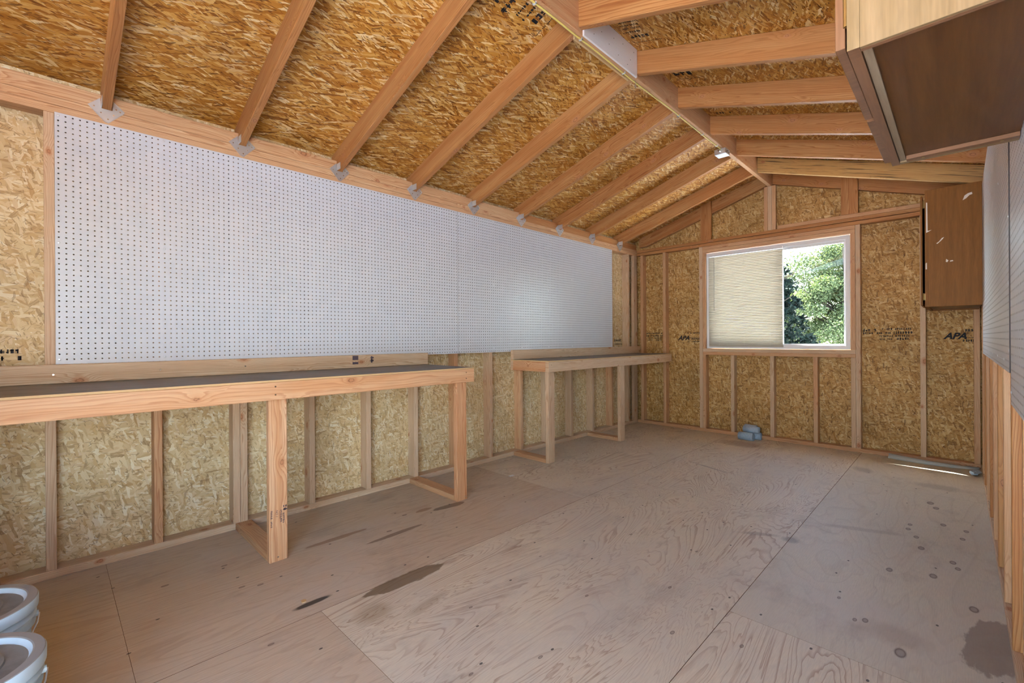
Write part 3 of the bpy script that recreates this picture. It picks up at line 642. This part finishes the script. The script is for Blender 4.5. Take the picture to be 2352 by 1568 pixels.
bl = bench('long workbench by the nearer pegboard, grey top and orange front rail', -13.4, 82.7, 25.0, [(-12.8, -9.4, 0), (30.4, 33.85, 0), (77.7, 81.1, 0)], (-12.3, 83.7))
screwheads(bl, [(25, 31.2, 35.2), (25, 31.2, 33.6), (25, 79.8, 35.2), (25, 79.8, 33.6), (23.48, 32, 0.9), (23.48, 80.6, 0.9)]); screwheads(bl, [(1.75, .5, 38.2), (1.75, 16.3, 38.3), (1.75, 32.2, 38.3), (1.75, 64, 38.3)])
bf = bench('shorter workbench in the far left corner, with grey top and pale legs', 122.0, 217.2, 18.9, [(123.7, 127.1, 0), (171.6, 175.0, 0)], (122.0, 217.1), rt=False)
screwheads(bf, [(18.9, 123.5, 35), (18.9, 172.5, 34)])

# ------------------------------------------------------------------ window and blind
w1 = bpy.data.objects.new('window_1', None); COL.objects.link(w1); w1.location = Vector((63, YF, WZ0)) * I; w1['_o'] = (63, YF, WZ0); w1['kind'] = 'structure'; ALL_EMPTY.append(w1)
yw = YF + 0.45
b = MB(); x0, x1, z0, z1 = WX0 + .1, WX1 - .1, WZ0 + .05, WZ1 - .3
b.box((x0, yw, z0), (x1, yw + 2.6, z0 + 1.5), 0); b.box((x0, yw, z1 - 1.5), (x1, yw + 2.6, z1), 0); b.box((x0, yw, z0 + 1.5), (x0 + 1.5, yw + 2.6, z1 - 1.5), 2); b.box((x1 - 1.5, yw, z0 + 1.5), (x1, yw + 2.6, z1 - 1.5), 2)
b.build('window_frame', M['vinyl'], w1, bevel=.05)
# sashes
def sash(xa, xb, ya, nm):
    b = MB(); za, zb = z0 + 1.3, z1 - 1.3; t = 1.5
    b.box((xa, ya, za), (xb, ya + .9, za + .9), 0); b.box((xa, ya, zb - 1.4), (xb, ya + .9, zb), 0); b.box((xa, ya, za + .9), (xa + t, ya + .9, zb - 1.4), 2); b.box((xb - .6, ya, za + .9), (xb, ya + .9, zb - 1.4), 2)
    o = b.build('sash', M['vinyl'], w1, bevel=.04)
    b = MB(); b.box((xa + .3, ya + .35, za + .3), (xb - .3, ya + .5, zb - .3)); g = b.build('glass', M['glass'], w1, merge=True); 
sash(66.2, 89.5, yw + .35, 'r'); sash(x0 + 1.4, 67.6, yw + 1.45, 'l')
bd = thing('window_blind', 'closed cream mini blind covering the left half of the window', 'blind', (51.5, YF - .3, 39.6))
yb0 = YF - .25
b = MB(); b.box((36.6, yb0 - .1, 81.9), (68.0, yb0 + .6, 82.8), 0); b.build('headrail', M['vinyl'], bd, bevel=.05)
ns = 58; b = MB(); pitch = (81.8 - 40.9) / ns
for k in range(ns):
    zc = 81.6 - (k + .5) * pitch; rows = []
    for j in range(4):
        q = (j - 1.5) / 1.5; ang = R(56); dy = q * .50 * math.cos(ang); dzz = -q * .50 * math.sin(ang); bow = .16 * (1 - q * q)
        rows.append((yb0 + .2 + dy - bow * math.sin(ang), zc + dzz - bow * math.cos(ang)))
    for j in range(3):
        for (ya_, za_, yb_, zb_, fl) in ((rows[j][0], rows[j][1], rows[j + 1][0], rows[j + 1][1], 0),):
            b.poly([(37.3, ya_, za_), (67.95, ya_, za_), (67.95, yb_, zb_), (37.3, yb_, zb_)], [(37, j), (68, j), (68, j + 1), (37, j + 1)])
sl = b.build('slats', M['slat'], bd); sl.modifiers.new('thick', 'SOLIDIFY').thickness = 0.012 * I
MB().box((37.3, yb0 - .05, 40.1), (68.0, yb0 + .45, 40.75), 0).build('bottom_rail', M['slat'], bd, bevel=.05)
for x in (42.0, 52.7, 63.2):
    b = MB()
    for s_ in (-.33, .73): b.tube([(x, yb0 + .2 + s_ * .5, 40.6), (x, yb0 + .2 + s_ * .5, 82)], .035, 5)
    b.build('ladder_cord', M['staple'], bd)
MB().tube([(39.8, yb0 - .3, 56.8), (39.8, yb0 - .25, 81.6)], .09, 8).build('tilt_wand', plain('grey_wand', (0.25, 0.25, 0.24), .4), bd)

# ------------------------------------------------------------------ cabinets
def wallcab(label, x0, y0, y1, z0, z1, side, ajar, near, dt=.6):
    t = thing('wall_cabinet', label, 'cabinet', (W - .3, (y0 + y1) / 2, z0), 'wooden wall cabinets on the right wall')
    xb = W - .3
    b = MB()
    b.box((x0 + .75, y0, z0), (xb, y0 + .75, z1), 2); b.build('side_panel', side, t, bevel=.03)
    MB().box((x0 + .75, y1 - .75, z0), (xb, y1, z1), 2).build('side_panel', side, t, bevel=.03)
    MB().box((x0 + .75, y0 + .76, z1 - .75), (xb, y1 - .76, z1), 1).build('top_panel', side, t)
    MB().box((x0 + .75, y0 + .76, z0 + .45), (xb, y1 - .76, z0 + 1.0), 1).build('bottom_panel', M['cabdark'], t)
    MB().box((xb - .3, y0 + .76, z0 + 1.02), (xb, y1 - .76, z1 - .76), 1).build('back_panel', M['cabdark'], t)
    # face frame with the stile edges in view
    b = MB(); b.box((x0, y0, z0), (x0 + .74, y0 + 1.5, z1), 2); b.box((x0, y1 - 1.5, z0), (x0 + .74, y1, z1), 2); b.box((x0, y0 + 1.5, z0), (x0 + .74, y1 - 1.5, z0 + 1.5), 1); b.box((x0, y0 + 1.5, z1 - 1.5), (x0 + .74, y1 - 1.5, z1), 1)
    b.build('face_frame', [side if not near else M['cabframe']], t)
    if near:
        MB().box((x0 - .001, y0 - .02, z0), (x0 + .745, y0 - .001, z1), 2).build('lit_edge_strip', side, t, label='lighter strip painted as the lit edge of the front frame')  # sliver of lighter veneer paints light onto the frame's near edge
        MB().box((x0 + .8, y0 + .77, z0 + .2), (x0 + 1.35, y1 - .77, z0 + .44), 1).build('glue_strip', M['cabdust'], t, label='dusty pale strip along the front of the underside')
        MB().box((x0 + 1.4, y1 - 1.75, z0 - .02), (xb - .02, y1 - .77, z0 + .44), 0).build('mounting_cleat', M['cabframe'], t, bevel=.03)
        for x in (x0 + 2.9, xb - 1.3): MB().tube([(x, y1 - 1.2, z0 - .02), (x, y1 - 1.2, z0 - .06)], .16, 10).build('screw', M['brass'], t)
        MB().box((x0 + .76, y0 + .3, z0 - .015), (xb, y0 + .7, z0 - .002), 0).build('side_edge', M['cabframe'], t)
    # doors, slightly ajar in front of the frame
    ym = (y0 + y1) / 2; zb, zt = z0 + .45, z1 - 1.6
    for k, (ya, yb_) in enumerate(((y0 + .25, ym - .35), (ym + .35, y1 - .25))):
        gap = ajar if k == 0 else ajar * .6
        b = MB(); b.box((x0 - gap - dt, ya, zb), (x0 - gap, yb_, zt), 2); d = b.build('door', M['cabframe'] if near else side, t, bevel=.04)
        for zz in (zb + 2.6, zt - 2.6):
            yh = ya + .12 if k == 0 else yb_ - .12
            hb = MB(); hb.tube([(x0 - gap * .5, yh - .15, zz - 1.1), (x0 - gap * .5, yh - .15, zz + 1.1)], .2, 10); hb.box((x0 - gap * .5 - .1, yh - .2, zz - 1.0), (x0 + .02, yh - .1, zz + 1.0))
            h = hb.build('hinge', M['brass'], t); h.parent = d
    return t
c1 = wallcab('near wooden wall cabinet with honey side and dark brown underside, top right corner', 115.25, 41.6, 73.6, 65.5, 91.5, M['cabside'], .14, True, .62)
c2 = wallcab('far wooden wall cabinet with chipped paint, in the far right corner', 113.75, 185.4, 217.2, 53.2, 88.3, M['cabfar'], .55, False, .45)
def splat(parent, pts, y):
    b = MB(); b.prism(pts, 1, y, y - .02); b.build('paint_chip', M['paint'], parent, label='pale chip in the veneer')
def c2p(u, v):    # measured place on the cabinet side
    return None
splat(c2, [(121.9, 83.6), (122.6, 84.0), (123.3, 84.8), (123.9, 85.0), (123.8, 85.6), (123.0, 85.4), (122.3, 84.9)], 185.39)
splat(c2, [(116.3, 72.0), (116.9, 72.5), (117.5, 73.4), (118.0, 73.6), (117.6, 73.0), (117.1, 72.4), (116.5, 71.8)], 185.39)
splat(c2, [(118.3, 66.3), (118.6, 66.1), (118.9, 66.6), (118.4, 67.1)], 185.39); splat(c2, [(119.2, 66.2), (119.9, 66.3), (119.8, 66.6), (119.2, 66.5)], 185.39)
splat(c2, [(114.05, 75.5), (114.3, 75.6), (115.3, 76.2), (114.4, 76.0), (114.35, 84.5), (114.05, 84.6)], 185.39)
splat(c2, [(113.9, 64.5), (114.2, 64.5), (114.2, 66.5), (113.9, 66.3)], 185.39)

# ------------------------------------------------------------------ on the ridge
t = tag(MB().box((63.84, 80.3, 109.0), (64.3, 102.7, 116.0), 1).build('splice_board', M['siding'], loc=(64, 91.5, 109), bevel=.04), 'white textured siding offcut nailed to the right side of the ridge', 'board')
for (y, z) in ((83, 114.6), (88, 115.2), (84, 111), (92, 113.8), (96, 114.3), (99.5, 112), (94, 110.8), (90, 111.5), (101, 114.5), (87, 112.9), (98, 110.3)):
    q = MB().tube([(64.3, y, z), (64.33, y, z)], .09, 8); o = q.build('nail', M['darkhole'], loc=(0, 0, 0)); o.parent = t; o.matrix_parent_inverse = Matrix.Translation(-Vector((64, 91.5, 109)) * I)
tag(MB().box((61.8, 79.7, 108.9), (62.27, 102.2, 110.1), 1).build('splice_board', M['plyedge'], loc=(62, 91, 108.9), bevel=.02), 'thin wooden lip along the left side of the ridge, opposite the white board', 'board')
cb = thing('electrical_cable', 'yellow flat electrical cable running under the ridge board to the metal box', 'cable', (62.9, 90, 109.2))
pth = []
for k in range(80):
    y = YN + 4 + k * (161.8 - YN - 4) / 79; pth.append((62.85 + .12 * math.sin(y * .11) + .05 * math.sin(y * .37), y, 109.14 - .14 * (math.sin(y * .19) > 0) * abs(math.sin(y * .19))))
pth.append((62.6, 162.3, 108.7))
MB().tube(pth, .19, 8).build('jacket', M['yellow'], cb, smooth=True)
for y in (81, 98.7, 129.1, 146.2, 158.3, 50, 66):
    b = MB(); b.box((62.45, y - .16, 108.86), (63.3, y + .16, 109.0)); b.box((62.45, y - .16, 108.86), (62.58, y + .16, 109.3)); b.box((63.17, y - .16, 108.86), (63.3, y + .16, 109.3)); b.build('staple', M['staple'], cb)
jb = thing('junction_box', 'galvanised metal electrical box hanging under the ridge board', 'electrical box', (62.6, 164, 107.3))
b = MB(); b.box((60.7, 162.0, 107.4), (64.5, 166.0, 109.28)); b.build('body', M['galv'], jb, bevel=.12)
MB().tube([(62.6, 162.0, 108.4), (62.6, 161.5, 108.4), (62.6, 161.45, 108.4), (62.6, 161.0, 108.4)], [.45, .45, .33, .33], 16).build('cable_clamp', M['steel'], jb)
for (y, z) in ((163, 108.2), (164, 108.6), (165, 108.2)): MB().tube([(64.5, y, z), (64.53, y, z)], .22, 12).build('knockout', M['darkhole'], jb)
for y, l in ((103.8, 'small steel hook screwed under the ridge at the end of the white board'), (176, 'small steel hook screwed under the ridge beyond the metal box')):
    b = MB(); p = [(63.2, y, 109.35), (63.2, y, 107.9)] + [(63.2, y + .28 * math.sin(a), 107.62 + .28 * math.cos(a)) for a in np.linspace(0, 5.2, 12)]
    b.tube(p, .07, 6); tag(b.build('screw_hook', M['steel'], loc=(63.2, y, 107.3)), l, 'hook', 'steel hooks under the ridge')

# ------------------------------------------------------------------ printing on boards
def text_mesh(txt, size, bold=.0):
    c = bpy.data.curves.new('t', 'FONT'); c.body = txt; c.size = size * I; c.shear = .35; c.offset = bold * I; c.align_x = 'LEFT'
    o = bpy.data.objects.new('t', c); COL.objects.link(o); dg = bpy.context.evaluated_depsgraph_get(); me = bpy.data.meshes.new_from_object(o.evaluated_get(dg)); bpy.data.objects.remove(o, do_unlink=True); return me
def put_text(parent, name, txt, size, M4, mat, bold=.05):
    me = text_mesh(txt, size, bold); me.materials.clear(); me.materials.append(mat); o = bpy.data.objects.new(name, me); COL.objects.link(o)
    o.parent = parent; o.matrix_parent_inverse = Matrix.Identity(4); o.matrix_world = M4; o.matrix_basis = parent.matrix_basis.inverted() @ M4; return o
def scribble(lines, seed, mat, parent, M4, name='stamp_print'):
    """rows of worn, unreadable type: lines = (x, y, width, height)"""
    rr = random.Random(seed); b = MB()
    for (x, y, wd, h) in lines:
        p = x
        while p < x + wd:
            lw = h * rr.uniform(.45, .8)
            if rr.random() > .12:
                th = h * .26
                for _ in range(3):
                    if rr.random() < .5: q = p + rr.random() * (lw - th); b.poly([(q, y, 0), (q + th, y, 0), (q + th, y + h, 0), (q, y + h, 0)])
                    else: q = y + rr.random() * (h - th); b.poly([(p, q, 0), (p + lw, q, 0), (p + lw, q + th, 0), (p, q + th, 0)])
            p += lw + h * .22
    o = b.build(name, mat, merge=False); o.parent = parent; o.matrix_basis = parent.matrix_basis.inverted() @ M4; return o
def MX(loc, rx=(1, 0, 0), ry=(0, 0, 1)):
    a = Vector(rx).normalized(); b_ = Vector(ry).normalized(); n = a.cross(b_)
    return Matrix(((a.x, b_.x, n.x, loc[0] * I), (a.y, b_.y, n.y, loc[1] * I), (a.z, b_.z, n.z, loc[2] * I), (0, 0, 0, 1)))
yo = YF + 3.47
put_text(wf, 'stamp_letters', 'APA', 3.0, MX((20.7, yo, 43.2)), M['black'], .10); put_text(wf, 'stamp_letters', 'APA', 3.0, MX((117.2, yo, 43.4)), M['black'], .12)
scribble([(25.5, 46.2, 6.5, .8), (25.3, 44.0, 6.5, .5), (27.5, 43.3, 4.5, .8), (25.5, 42.2, 6, .6)], 1, M['black'], wf, MX((0, yo, 0)))
scribble([(3.6, 46.3, 8.6, .8), (3.3, 45.0, 9.2, .8), (4.3, 43.9, 2.4, .6), (8.0, 43.9, 4, .7), (4.3, 42.9, 2.4, .6), (8.6, 42.9, 3, .6)], 2, M['black'], wf, MX((0, yo, 0)))
scribble([(94.5, 46.3, 3.3, 1.0), (94.5, 45.3, 3.4, .7), (99.6, 46.8, 9, .7), (98.6, 45.3, 4, .7), (103.5, 45.3, 5.2, .9), (99.5, 44.2, 3.6, .6), (104, 44.2, 4, .7), (99.5, 43.1, 3.4, .6), (104.5, 43.1, 3, .8)], 3, M['black'], wf, MX((0, yo, 0)))
scribble([(121.9, 45.9, 2.6, .8), (121.9, 43.6, 2.6, .35), (121.9, 42.4, 1, .8), (123.2, 42.4, 1.3, .8)], 4, M['black'], wf, MX((0, yo, 0)))
wl = bpy.data.objects['wall_left']
scribble([(-7, 42.2, 3.1, .75), (-7, 40.9, 3.0, .8)], 5, M['black'], wl, MX((-3.47, 0, 0), (0, 1, 0)))
scribble([(200.5, 42.5, 7, 1.3), (200.5, 41.0, 7, .6), (211.0, 40.5, 2.5, 2.6)], 6, M['black'], wl, MX((-3.47, 0, 0), (0, 1, 0)))
# roof printing, on the underside of the slopes
nl = Vector((-1, 0, -SL)); 
def roofM(x, y): # right slope, reading along the slope
    return MX((x, y, dz(x) - .04), (1, 0, -SL), (0, 1, 0)) if x > 63 else MX((x, y, dz(x) - .04), (1, 0, SL), (0, 1, 0))
def roof_print(x, y, lines, seed, ang=0):
    Mx = roofM(x, y) @ Matrix.Rotation(R(ang), 4, 'Z'); scribble(lines, seed, M['black'], ceil, Mx)
put_text(ceil, 'stamp_letters', 'APA', 1.7, roofM(66.3, 84.0) @ Matrix.Rotation(0, 4, 'Z') @ Matrix.Scale(-1, 4, (0, 1, 0)), M['black'], .03)
roof_print(66.0, 86, [(0, 0, 4.5, .5), (0.3, 1.3, 5, .5), (0, 2.6, 5, .5), (.5, 3.9, 5, .5), (0, 5.2, 5, .5), (.2, 6.5, 4.6, .5), (0, 8, 4, .7), (0, 10, 4, 1.2), (0, 13, 7, .35)], 8)
roof_print(66.5, 108, [(0, 0, 4, 1.2), (0.3, 3, 5, 1.4), (0, 6, 4, .5), (.2, 9, 5, 2.0), (0, 13, 6, .4)], 9)
roof_print(66.5, 131, [(0, 8, 7, .5), (0, 12, 7, .5), (0, 16, 5, 1.2)], 10)
roof_print(50, 57, [(4, 0, 7, .5), (4.5, 1.5, 6.5, 1.2), (4.5, 4, 6.5, 1.2), (3, 7, 8.5, .9), (3, 9.5, 8, 1.4), (4, 13, 7, .7), (4, 15, 7, .7), (5, 17, 6, 1.6), (3, 20.5, 9, .4)], 11)
scribble([(0, 0, .35, 4.5), (0, -1.4, 2.5, 1.2)], 5, M['black'], ceil, roofM(54, 55))
# grade stamp on the near leg of the long bench (print runs down the leg)
put_text(bl, 'grade_stamp', 'NO 1', .62, MX((23.5, 31.6, 10.4), (0, 0, -1), (0, 1, 0)), M['ink'], .0)
scribble([(0, -.95, 2.2, .35), (1.6, -.95, 1.6, .3), (.2, .85, 2.4, .35), (.9, 1.3, 2.0, .35), (-.6, 1.4, .9, .8), (0.4, .72, 1.5, .1)], 14, M['ink'], bl, MX((23.51, 31.6, 10.4), (0, 0, -1), (0, 1, 0)), 'grade_stamp')
scribble([(57, .4, .5, 2.6), (58.6, .5, .5, 2.4), (64.0, .8, .6, 1.8)], 15, M['ink'], bl, MX((1.77, 0, 37), (0, 1, 0)), 'grade_stamp')

# ------------------------------------------------------------------ buckets
def bucket(x, y, h, label):
    t = thing('bucket', label, 'bucket', (x, y, 0), 'lidded buckets')
    prof = [(0, 0.02), (4.9, 0.02), (5.05, .2), (5.45, h - 3.3), (5.75, h - 3.2), (5.8, h - 3.0), (5.5, h - 2.85), (5.5, h - 2.2), (5.85, h - 2.1), (5.85, h - 1.9), (5.55, h - 1.8), (5.6, h - 1.1)]
    MB().lathe((x, y, 0), prof, 56).build('body', M['bucket'], t, smooth=True)
    MB().lathe((x, y, 0), [(5.62, h - 1.3), (5.95, h - 1.32), (6.02, h - 1.2), (6.04, h - .22), (5.97, h - .06)], 64).build('lid_band', M['bucket'], t, smooth=True)
    MB().lathe((x, y, 0), [(5.97, h - .06), (5.9, h), (5.2, h), (5.08, h - .06)], 64).build('lid_top_ring', M['ring'], t, smooth=False, label='dusty grey top ring of the lid')
    MB().lathe((x, y, 0), [(5.08, h - .06), (5.0, h - .15), (4.95, h - .45), (4.8, h - .52)], 64).build('lid_groove', M['bucket'], t, smooth=True)
    MB().lathe((x, y, 0), [(4.8, h - .52), (3.3, h - .48), (3.22, h - .28), (3.0, h - .26), (2.9, h - .45), (0.01, h - .45)], 56).build('lid_centre', M['lid'], t, smooth=False)
    MB().lathe((x, y, 0), [(2.3, h - .43), (0.01, h - .42)], 24).build('mud_patch', M['mud'], t, label='dried brown smear on the lid')
    for sy in (1, -1):
        MB().tube([(x, y + sy * 5.5, h - 2.5), (x, y + sy * 6.0, h - 2.5)], .35, 10).build('handle_ear', M['bucket'], t)
    b = MB(); p = [(x + 5.95 * math.sin(a) , y + 6.05 * math.cos(a), h - 2.5 - 2.6 * math.sin(a)) for a in np.linspace(0, math.pi, 16)]
    b.tube(p, .07, 6).build('bail_handle', M['galv'], t)
    return t
b1 = bucket(43.7, -7.0, 15.0, 'pale blue lidded plastic bucket at the left edge of the photo, farther of the two')
b2 = bucket(57.4, -6.3, 15.0, 'pale blue lidded plastic bucket in the bottom left corner, nearer of the two')
MB().box((49.7, -6.4, 14.25), (49.82, -6.15, 14.75)).build('ink_mark', M['black'], b1)

# ------------------------------------------------------------------ odds and ends on the floor
def foamroll(xa, xb, y, z, r, rot, label, squash=1):
    n = 3; b = MB(); L = xb - xa; cx = (xa + xb) / 2; pts = []
    for k in range(0, 66):
        a = k * .28; q = r * (.35 + .65 * k / 65) ; pts.append((q * math.cos(a), q * math.sin(a) * squash))
    ca, sa = math.cos(R(rot)), math.sin(R(rot))
    def P(d, p): return (cx + d * ca - p[0] * sa, y + d * sa + p[0] * ca, z + p[1])
    for i in range(len(pts) - 1):
        b.poly([P(-L / 2, pts[i]), P(L / 2, pts[i]), P(L / 2, pts[i + 1]), P(-L / 2, pts[i + 1])], [(0, i * .4), (L, i * .4), (L, i * .4 + .4), (0, i * .4 + .4)])
    o = b.build('foam_roll', M['foam'], loc=(cx, y, z - r), smooth=True); md = o.modifiers.new('t', 'SOLIDIFY'); md.thickness = .16 * I; md.offset = -1
    return tag(o, label, 'foam roll', 'blue foam rolls below the window')
foamroll(52.2, 58.1, 211.2, 1.72, 1.68, -4, 'pale blue foam roll lying on the floor, front one of the heap under the window')
foamroll(54.2, 60.0, 214.9, 1.66, 1.6, 3, 'blue foam roll lying on the floor at the back of the heap under the window')
foamroll(53.6, 59.8, 213.0, 4.55, 1.4, -3, 'greyish blue foam roll resting on top of the heap under the window')
foamroll(53.2, 58.0, 215.9, 4.75, 1.3, -6, 'dark blue foam roll at the back, topmost of the heap against the wall')
# long curved grey strip
b = MB(); rows = []
for k in range(25):
    a = k / 24; x = 102.3 + a * 23.3; y = 214.6 - 2.5 * math.sin(math.pi * a) ** .9 + .9 * a; h = 1.75 - 1.0 * a
    rows.append(((x, y, 0.03), (x + .2, y + .55, h)))
for k in range(24):
    b.poly([rows[k][0], rows[k + 1][0], rows[k + 1][1], rows[k][1]])
o = b.build('trim_strip', M['strip'], loc=(114, 213, 0), smooth=True); o.modifiers.new('t', 'SOLIDIFY').thickness = .1 * I
tag(o, 'long bowed grey plastic strip on the floor along the window wall', 'strip')
b = MB(); rr = random.Random(3)
for (cx, cy, cz, s_) in ((124.3, 206.0, .9, 1.25), (124.9, 208.0, .8, 1.1)):
    pts = []
    for i in range(5):
        for j in range(8):
            th = math.pi * (i + .5) / 5; ph = 2 * math.pi * j / 8; q = s_ * rr.uniform(.7, 1.15)
            pts.append((cx + q * math.sin(th) * math.cos(ph) * .95, cy + q * math.sin(th) * math.sin(ph) * 1.2, max(0.02, cz + q * math.cos(th) * .6)))
    for i in range(4):
        for j in range(8):
            j2 = (j + 1) % 8; b.poly([pts[i * 8 + j], pts[i * 8 + j2], pts[(i + 1) * 8 + j2], pts[(i + 1) * 8 + j]])
    b.poly([pts[j] for j in range(8)][::-1]); b.poly([pts[32 + j] for j in range(8)])
tag(b.build('foam_scrap', M['foam'], loc=(124.6, 207, 0)), 'crumpled pale blue foam scrap on the floor in the far right corner', 'scrap')
tag(MB().box((17.1, 103.8, .01), (18.0, 105.6, .12)).build('paper_scrap', M['white_scrap'], loc=(17.5, 104.7, 0)), 'tiny white scrap on the floor between the two benches', 'scrap')
tag(MB().prism([(41.1, 29.8), (41.9, 29.7), (42.0, 30.3), (41.4, 30.6), (41.0, 30.3)], 2, .01, .1).build('wood_chip', M['plyedge'], loc=(41.5, 30, 0)), 'tiny yellow wood chip on the floor beside the dark stain', 'scrap')

# ------------------------------------------------------------------ outside
b = MB(); b.poly([(-2500, -2500, -9), (2500, -2500, -9), (2500, 2500, -9), (-2500, 2500, -9)]); o = struct(b.build('ground', M['ground'], merge=False))
def leaves(center, radii, n, size, seed, mat, shell=.5, lumps=0, cone=False, lumpr=(.18, .34)):
    rg = np.random.default_rng(seed); pts = []
    if lumps:
        lc = rg.normal(size=(lumps, 3)); lc /= np.linalg.norm(lc, axis=1)[:, None]; lc *= rg.uniform(.35, .95, (lumps, 1)); lr = rg.uniform(lumpr[0], lumpr[1], lumps)
        k = rg.integers(0, lumps, n); d = rg.normal(size=(n, 3)); d /= np.linalg.norm(d, axis=1)[:, None]
        p = lc[k] + d * (lr[k] * rg.uniform(shell, 1, n))[:, None]
    else:
        d = rg.normal(size=(n, 3)); d /= np.linalg.norm(d, axis=1)[:, None]; p = d * rg.uniform(shell, 1, (n, 1))
    p = p * np.array(radii) + np.array(center)
    a = rg.normal(size=(n, 3)); a /= np.linalg.norm(a, axis=1)[:, None]; c = rg.normal(size=(n, 3)); c -= a * (a * c).sum(1)[:, None]; c /= np.linalg.norm(c, axis=1)[:, None]
    s_ = (size * rg.uniform(.6, 1.3, n))[:, None]
    V = np.stack([p - a * s_, p + c * s_ * .45, p + a * s_, p - c * s_ * .45], 1).reshape(-1, 3)
    return V
def leafobj(name, V, mat, loc, parent=None):
    n = len(V) // 4; me = bpy.data.meshes.new(name); me.vertices.add(4 * n); me.vertices.foreach_set('co', ((V - np.array(loc)) * I).astype(np.float32).ravel())
    me.loops.add(4 * n); me.loops.foreach_set('vertex_index', np.arange(4 * n, dtype=np.int32)); me.polygons.add(n)
    me.polygons.foreach_set('loop_start', np.arange(0, 4 * n, 4, dtype=np.int32)); me.polygons.foreach_set('loop_total', np.full(n, 4, dtype=np.int32)); me.update(calc_edges=True); me.validate()
    me.materials.append(mat); o = bpy.data.objects.new(name, me); COL.objects.link(o); o.parent = parent; return o
def tree(name, label, base, trunk_h, V, mat, r=6):
    t = thing(name, label, 'tree', base, None)
    p = [(base[0], base[1], base[2] + k * trunk_h / 6 ) for k in range(7)]; p = [(q[0] + 3 * math.sin(i * 1.3), q[1] + 3 * math.cos(i), q[2]) for i, q in enumerate(p)]
    b = MB(); b.tube(p, [r * (1 - .12 * i) for i in range(7)], 10)
    rr = random.Random(len(label))
    for k in range(14):
        z = base[2] + trunk_h * rr.uniform(.45, 1); a = rr.uniform(0, 6.28); L = rr.uniform(30, 60)
        b.tube([(base[0], base[1], z - 12), (base[0] + math.cos(a) * L * .5, base[1] + math.sin(a) * L * .5, z + 8), (base[0] + math.cos(a) * L, base[1] + math.sin(a) * L, z + 26)], [1.6, 1.0, .4], 6)
    b.build('trunk', M['bark'], t, smooth=True); leafobj('crown', V, mat, base, t); return t
V = np.concatenate([leaves((0, 690, 80), (115, 55, 72), 98000, 1.5, 3, None, .3, lumps=95, lumpr=(.14, .26)), leaves((40, 700, 128), (72, 45, 78), 52000, 1.5, 13, None, .2, lumps=45, lumpr=(.2, .34))])
tree('deciduous_tree', 'sunlit light green leafy tree filling the open half of the window', (20, 695, -9), 135, V, M['leaf'])
# dark conifer in front, leaning in from the left
rg = np.random.default_rng(8); Vc = []
bx, by = -46, 500
for k in range(70):
    z = 14 + 150 * (k / 69); L = 66 * (1 - (k / 69)) ** .75 + 12; a = rg.uniform(0, 2 * math.pi)
    if k % 3 == 0: a = rg.uniform(-.5, .6)
    for q in range(26):
        f = rg.uniform(.2, 1); c = (bx + math.cos(a) * L * f, by + math.sin(a) * L * f, z + 9 * f * f + rg.normal() * 2)
        Vc.append(leaves(c, (5.5, 5.5, 4.0), 14, 2.4, int(rg.integers(1e6)), None, 0))
tree('conifer_tree', 'dark green conifer branches left of and below the light tree in the window', (bx, by, -9), 150, np.concatenate(Vc), M['needle'], 7)
V = leaves((170, 860, 50), (120, 60, 80), 16000, 3.4, 5, None, .3, lumps=50)
tree('background_tree', 'pale green tree further back at the right side of the window', (170, 860, -9), 110, V, M['leaf'])

for e in ALL_EMPTY:
    if '_o' in e: del e['_o']
for o in bpy.data.objects:
    if '_o' in o: del o['_o']
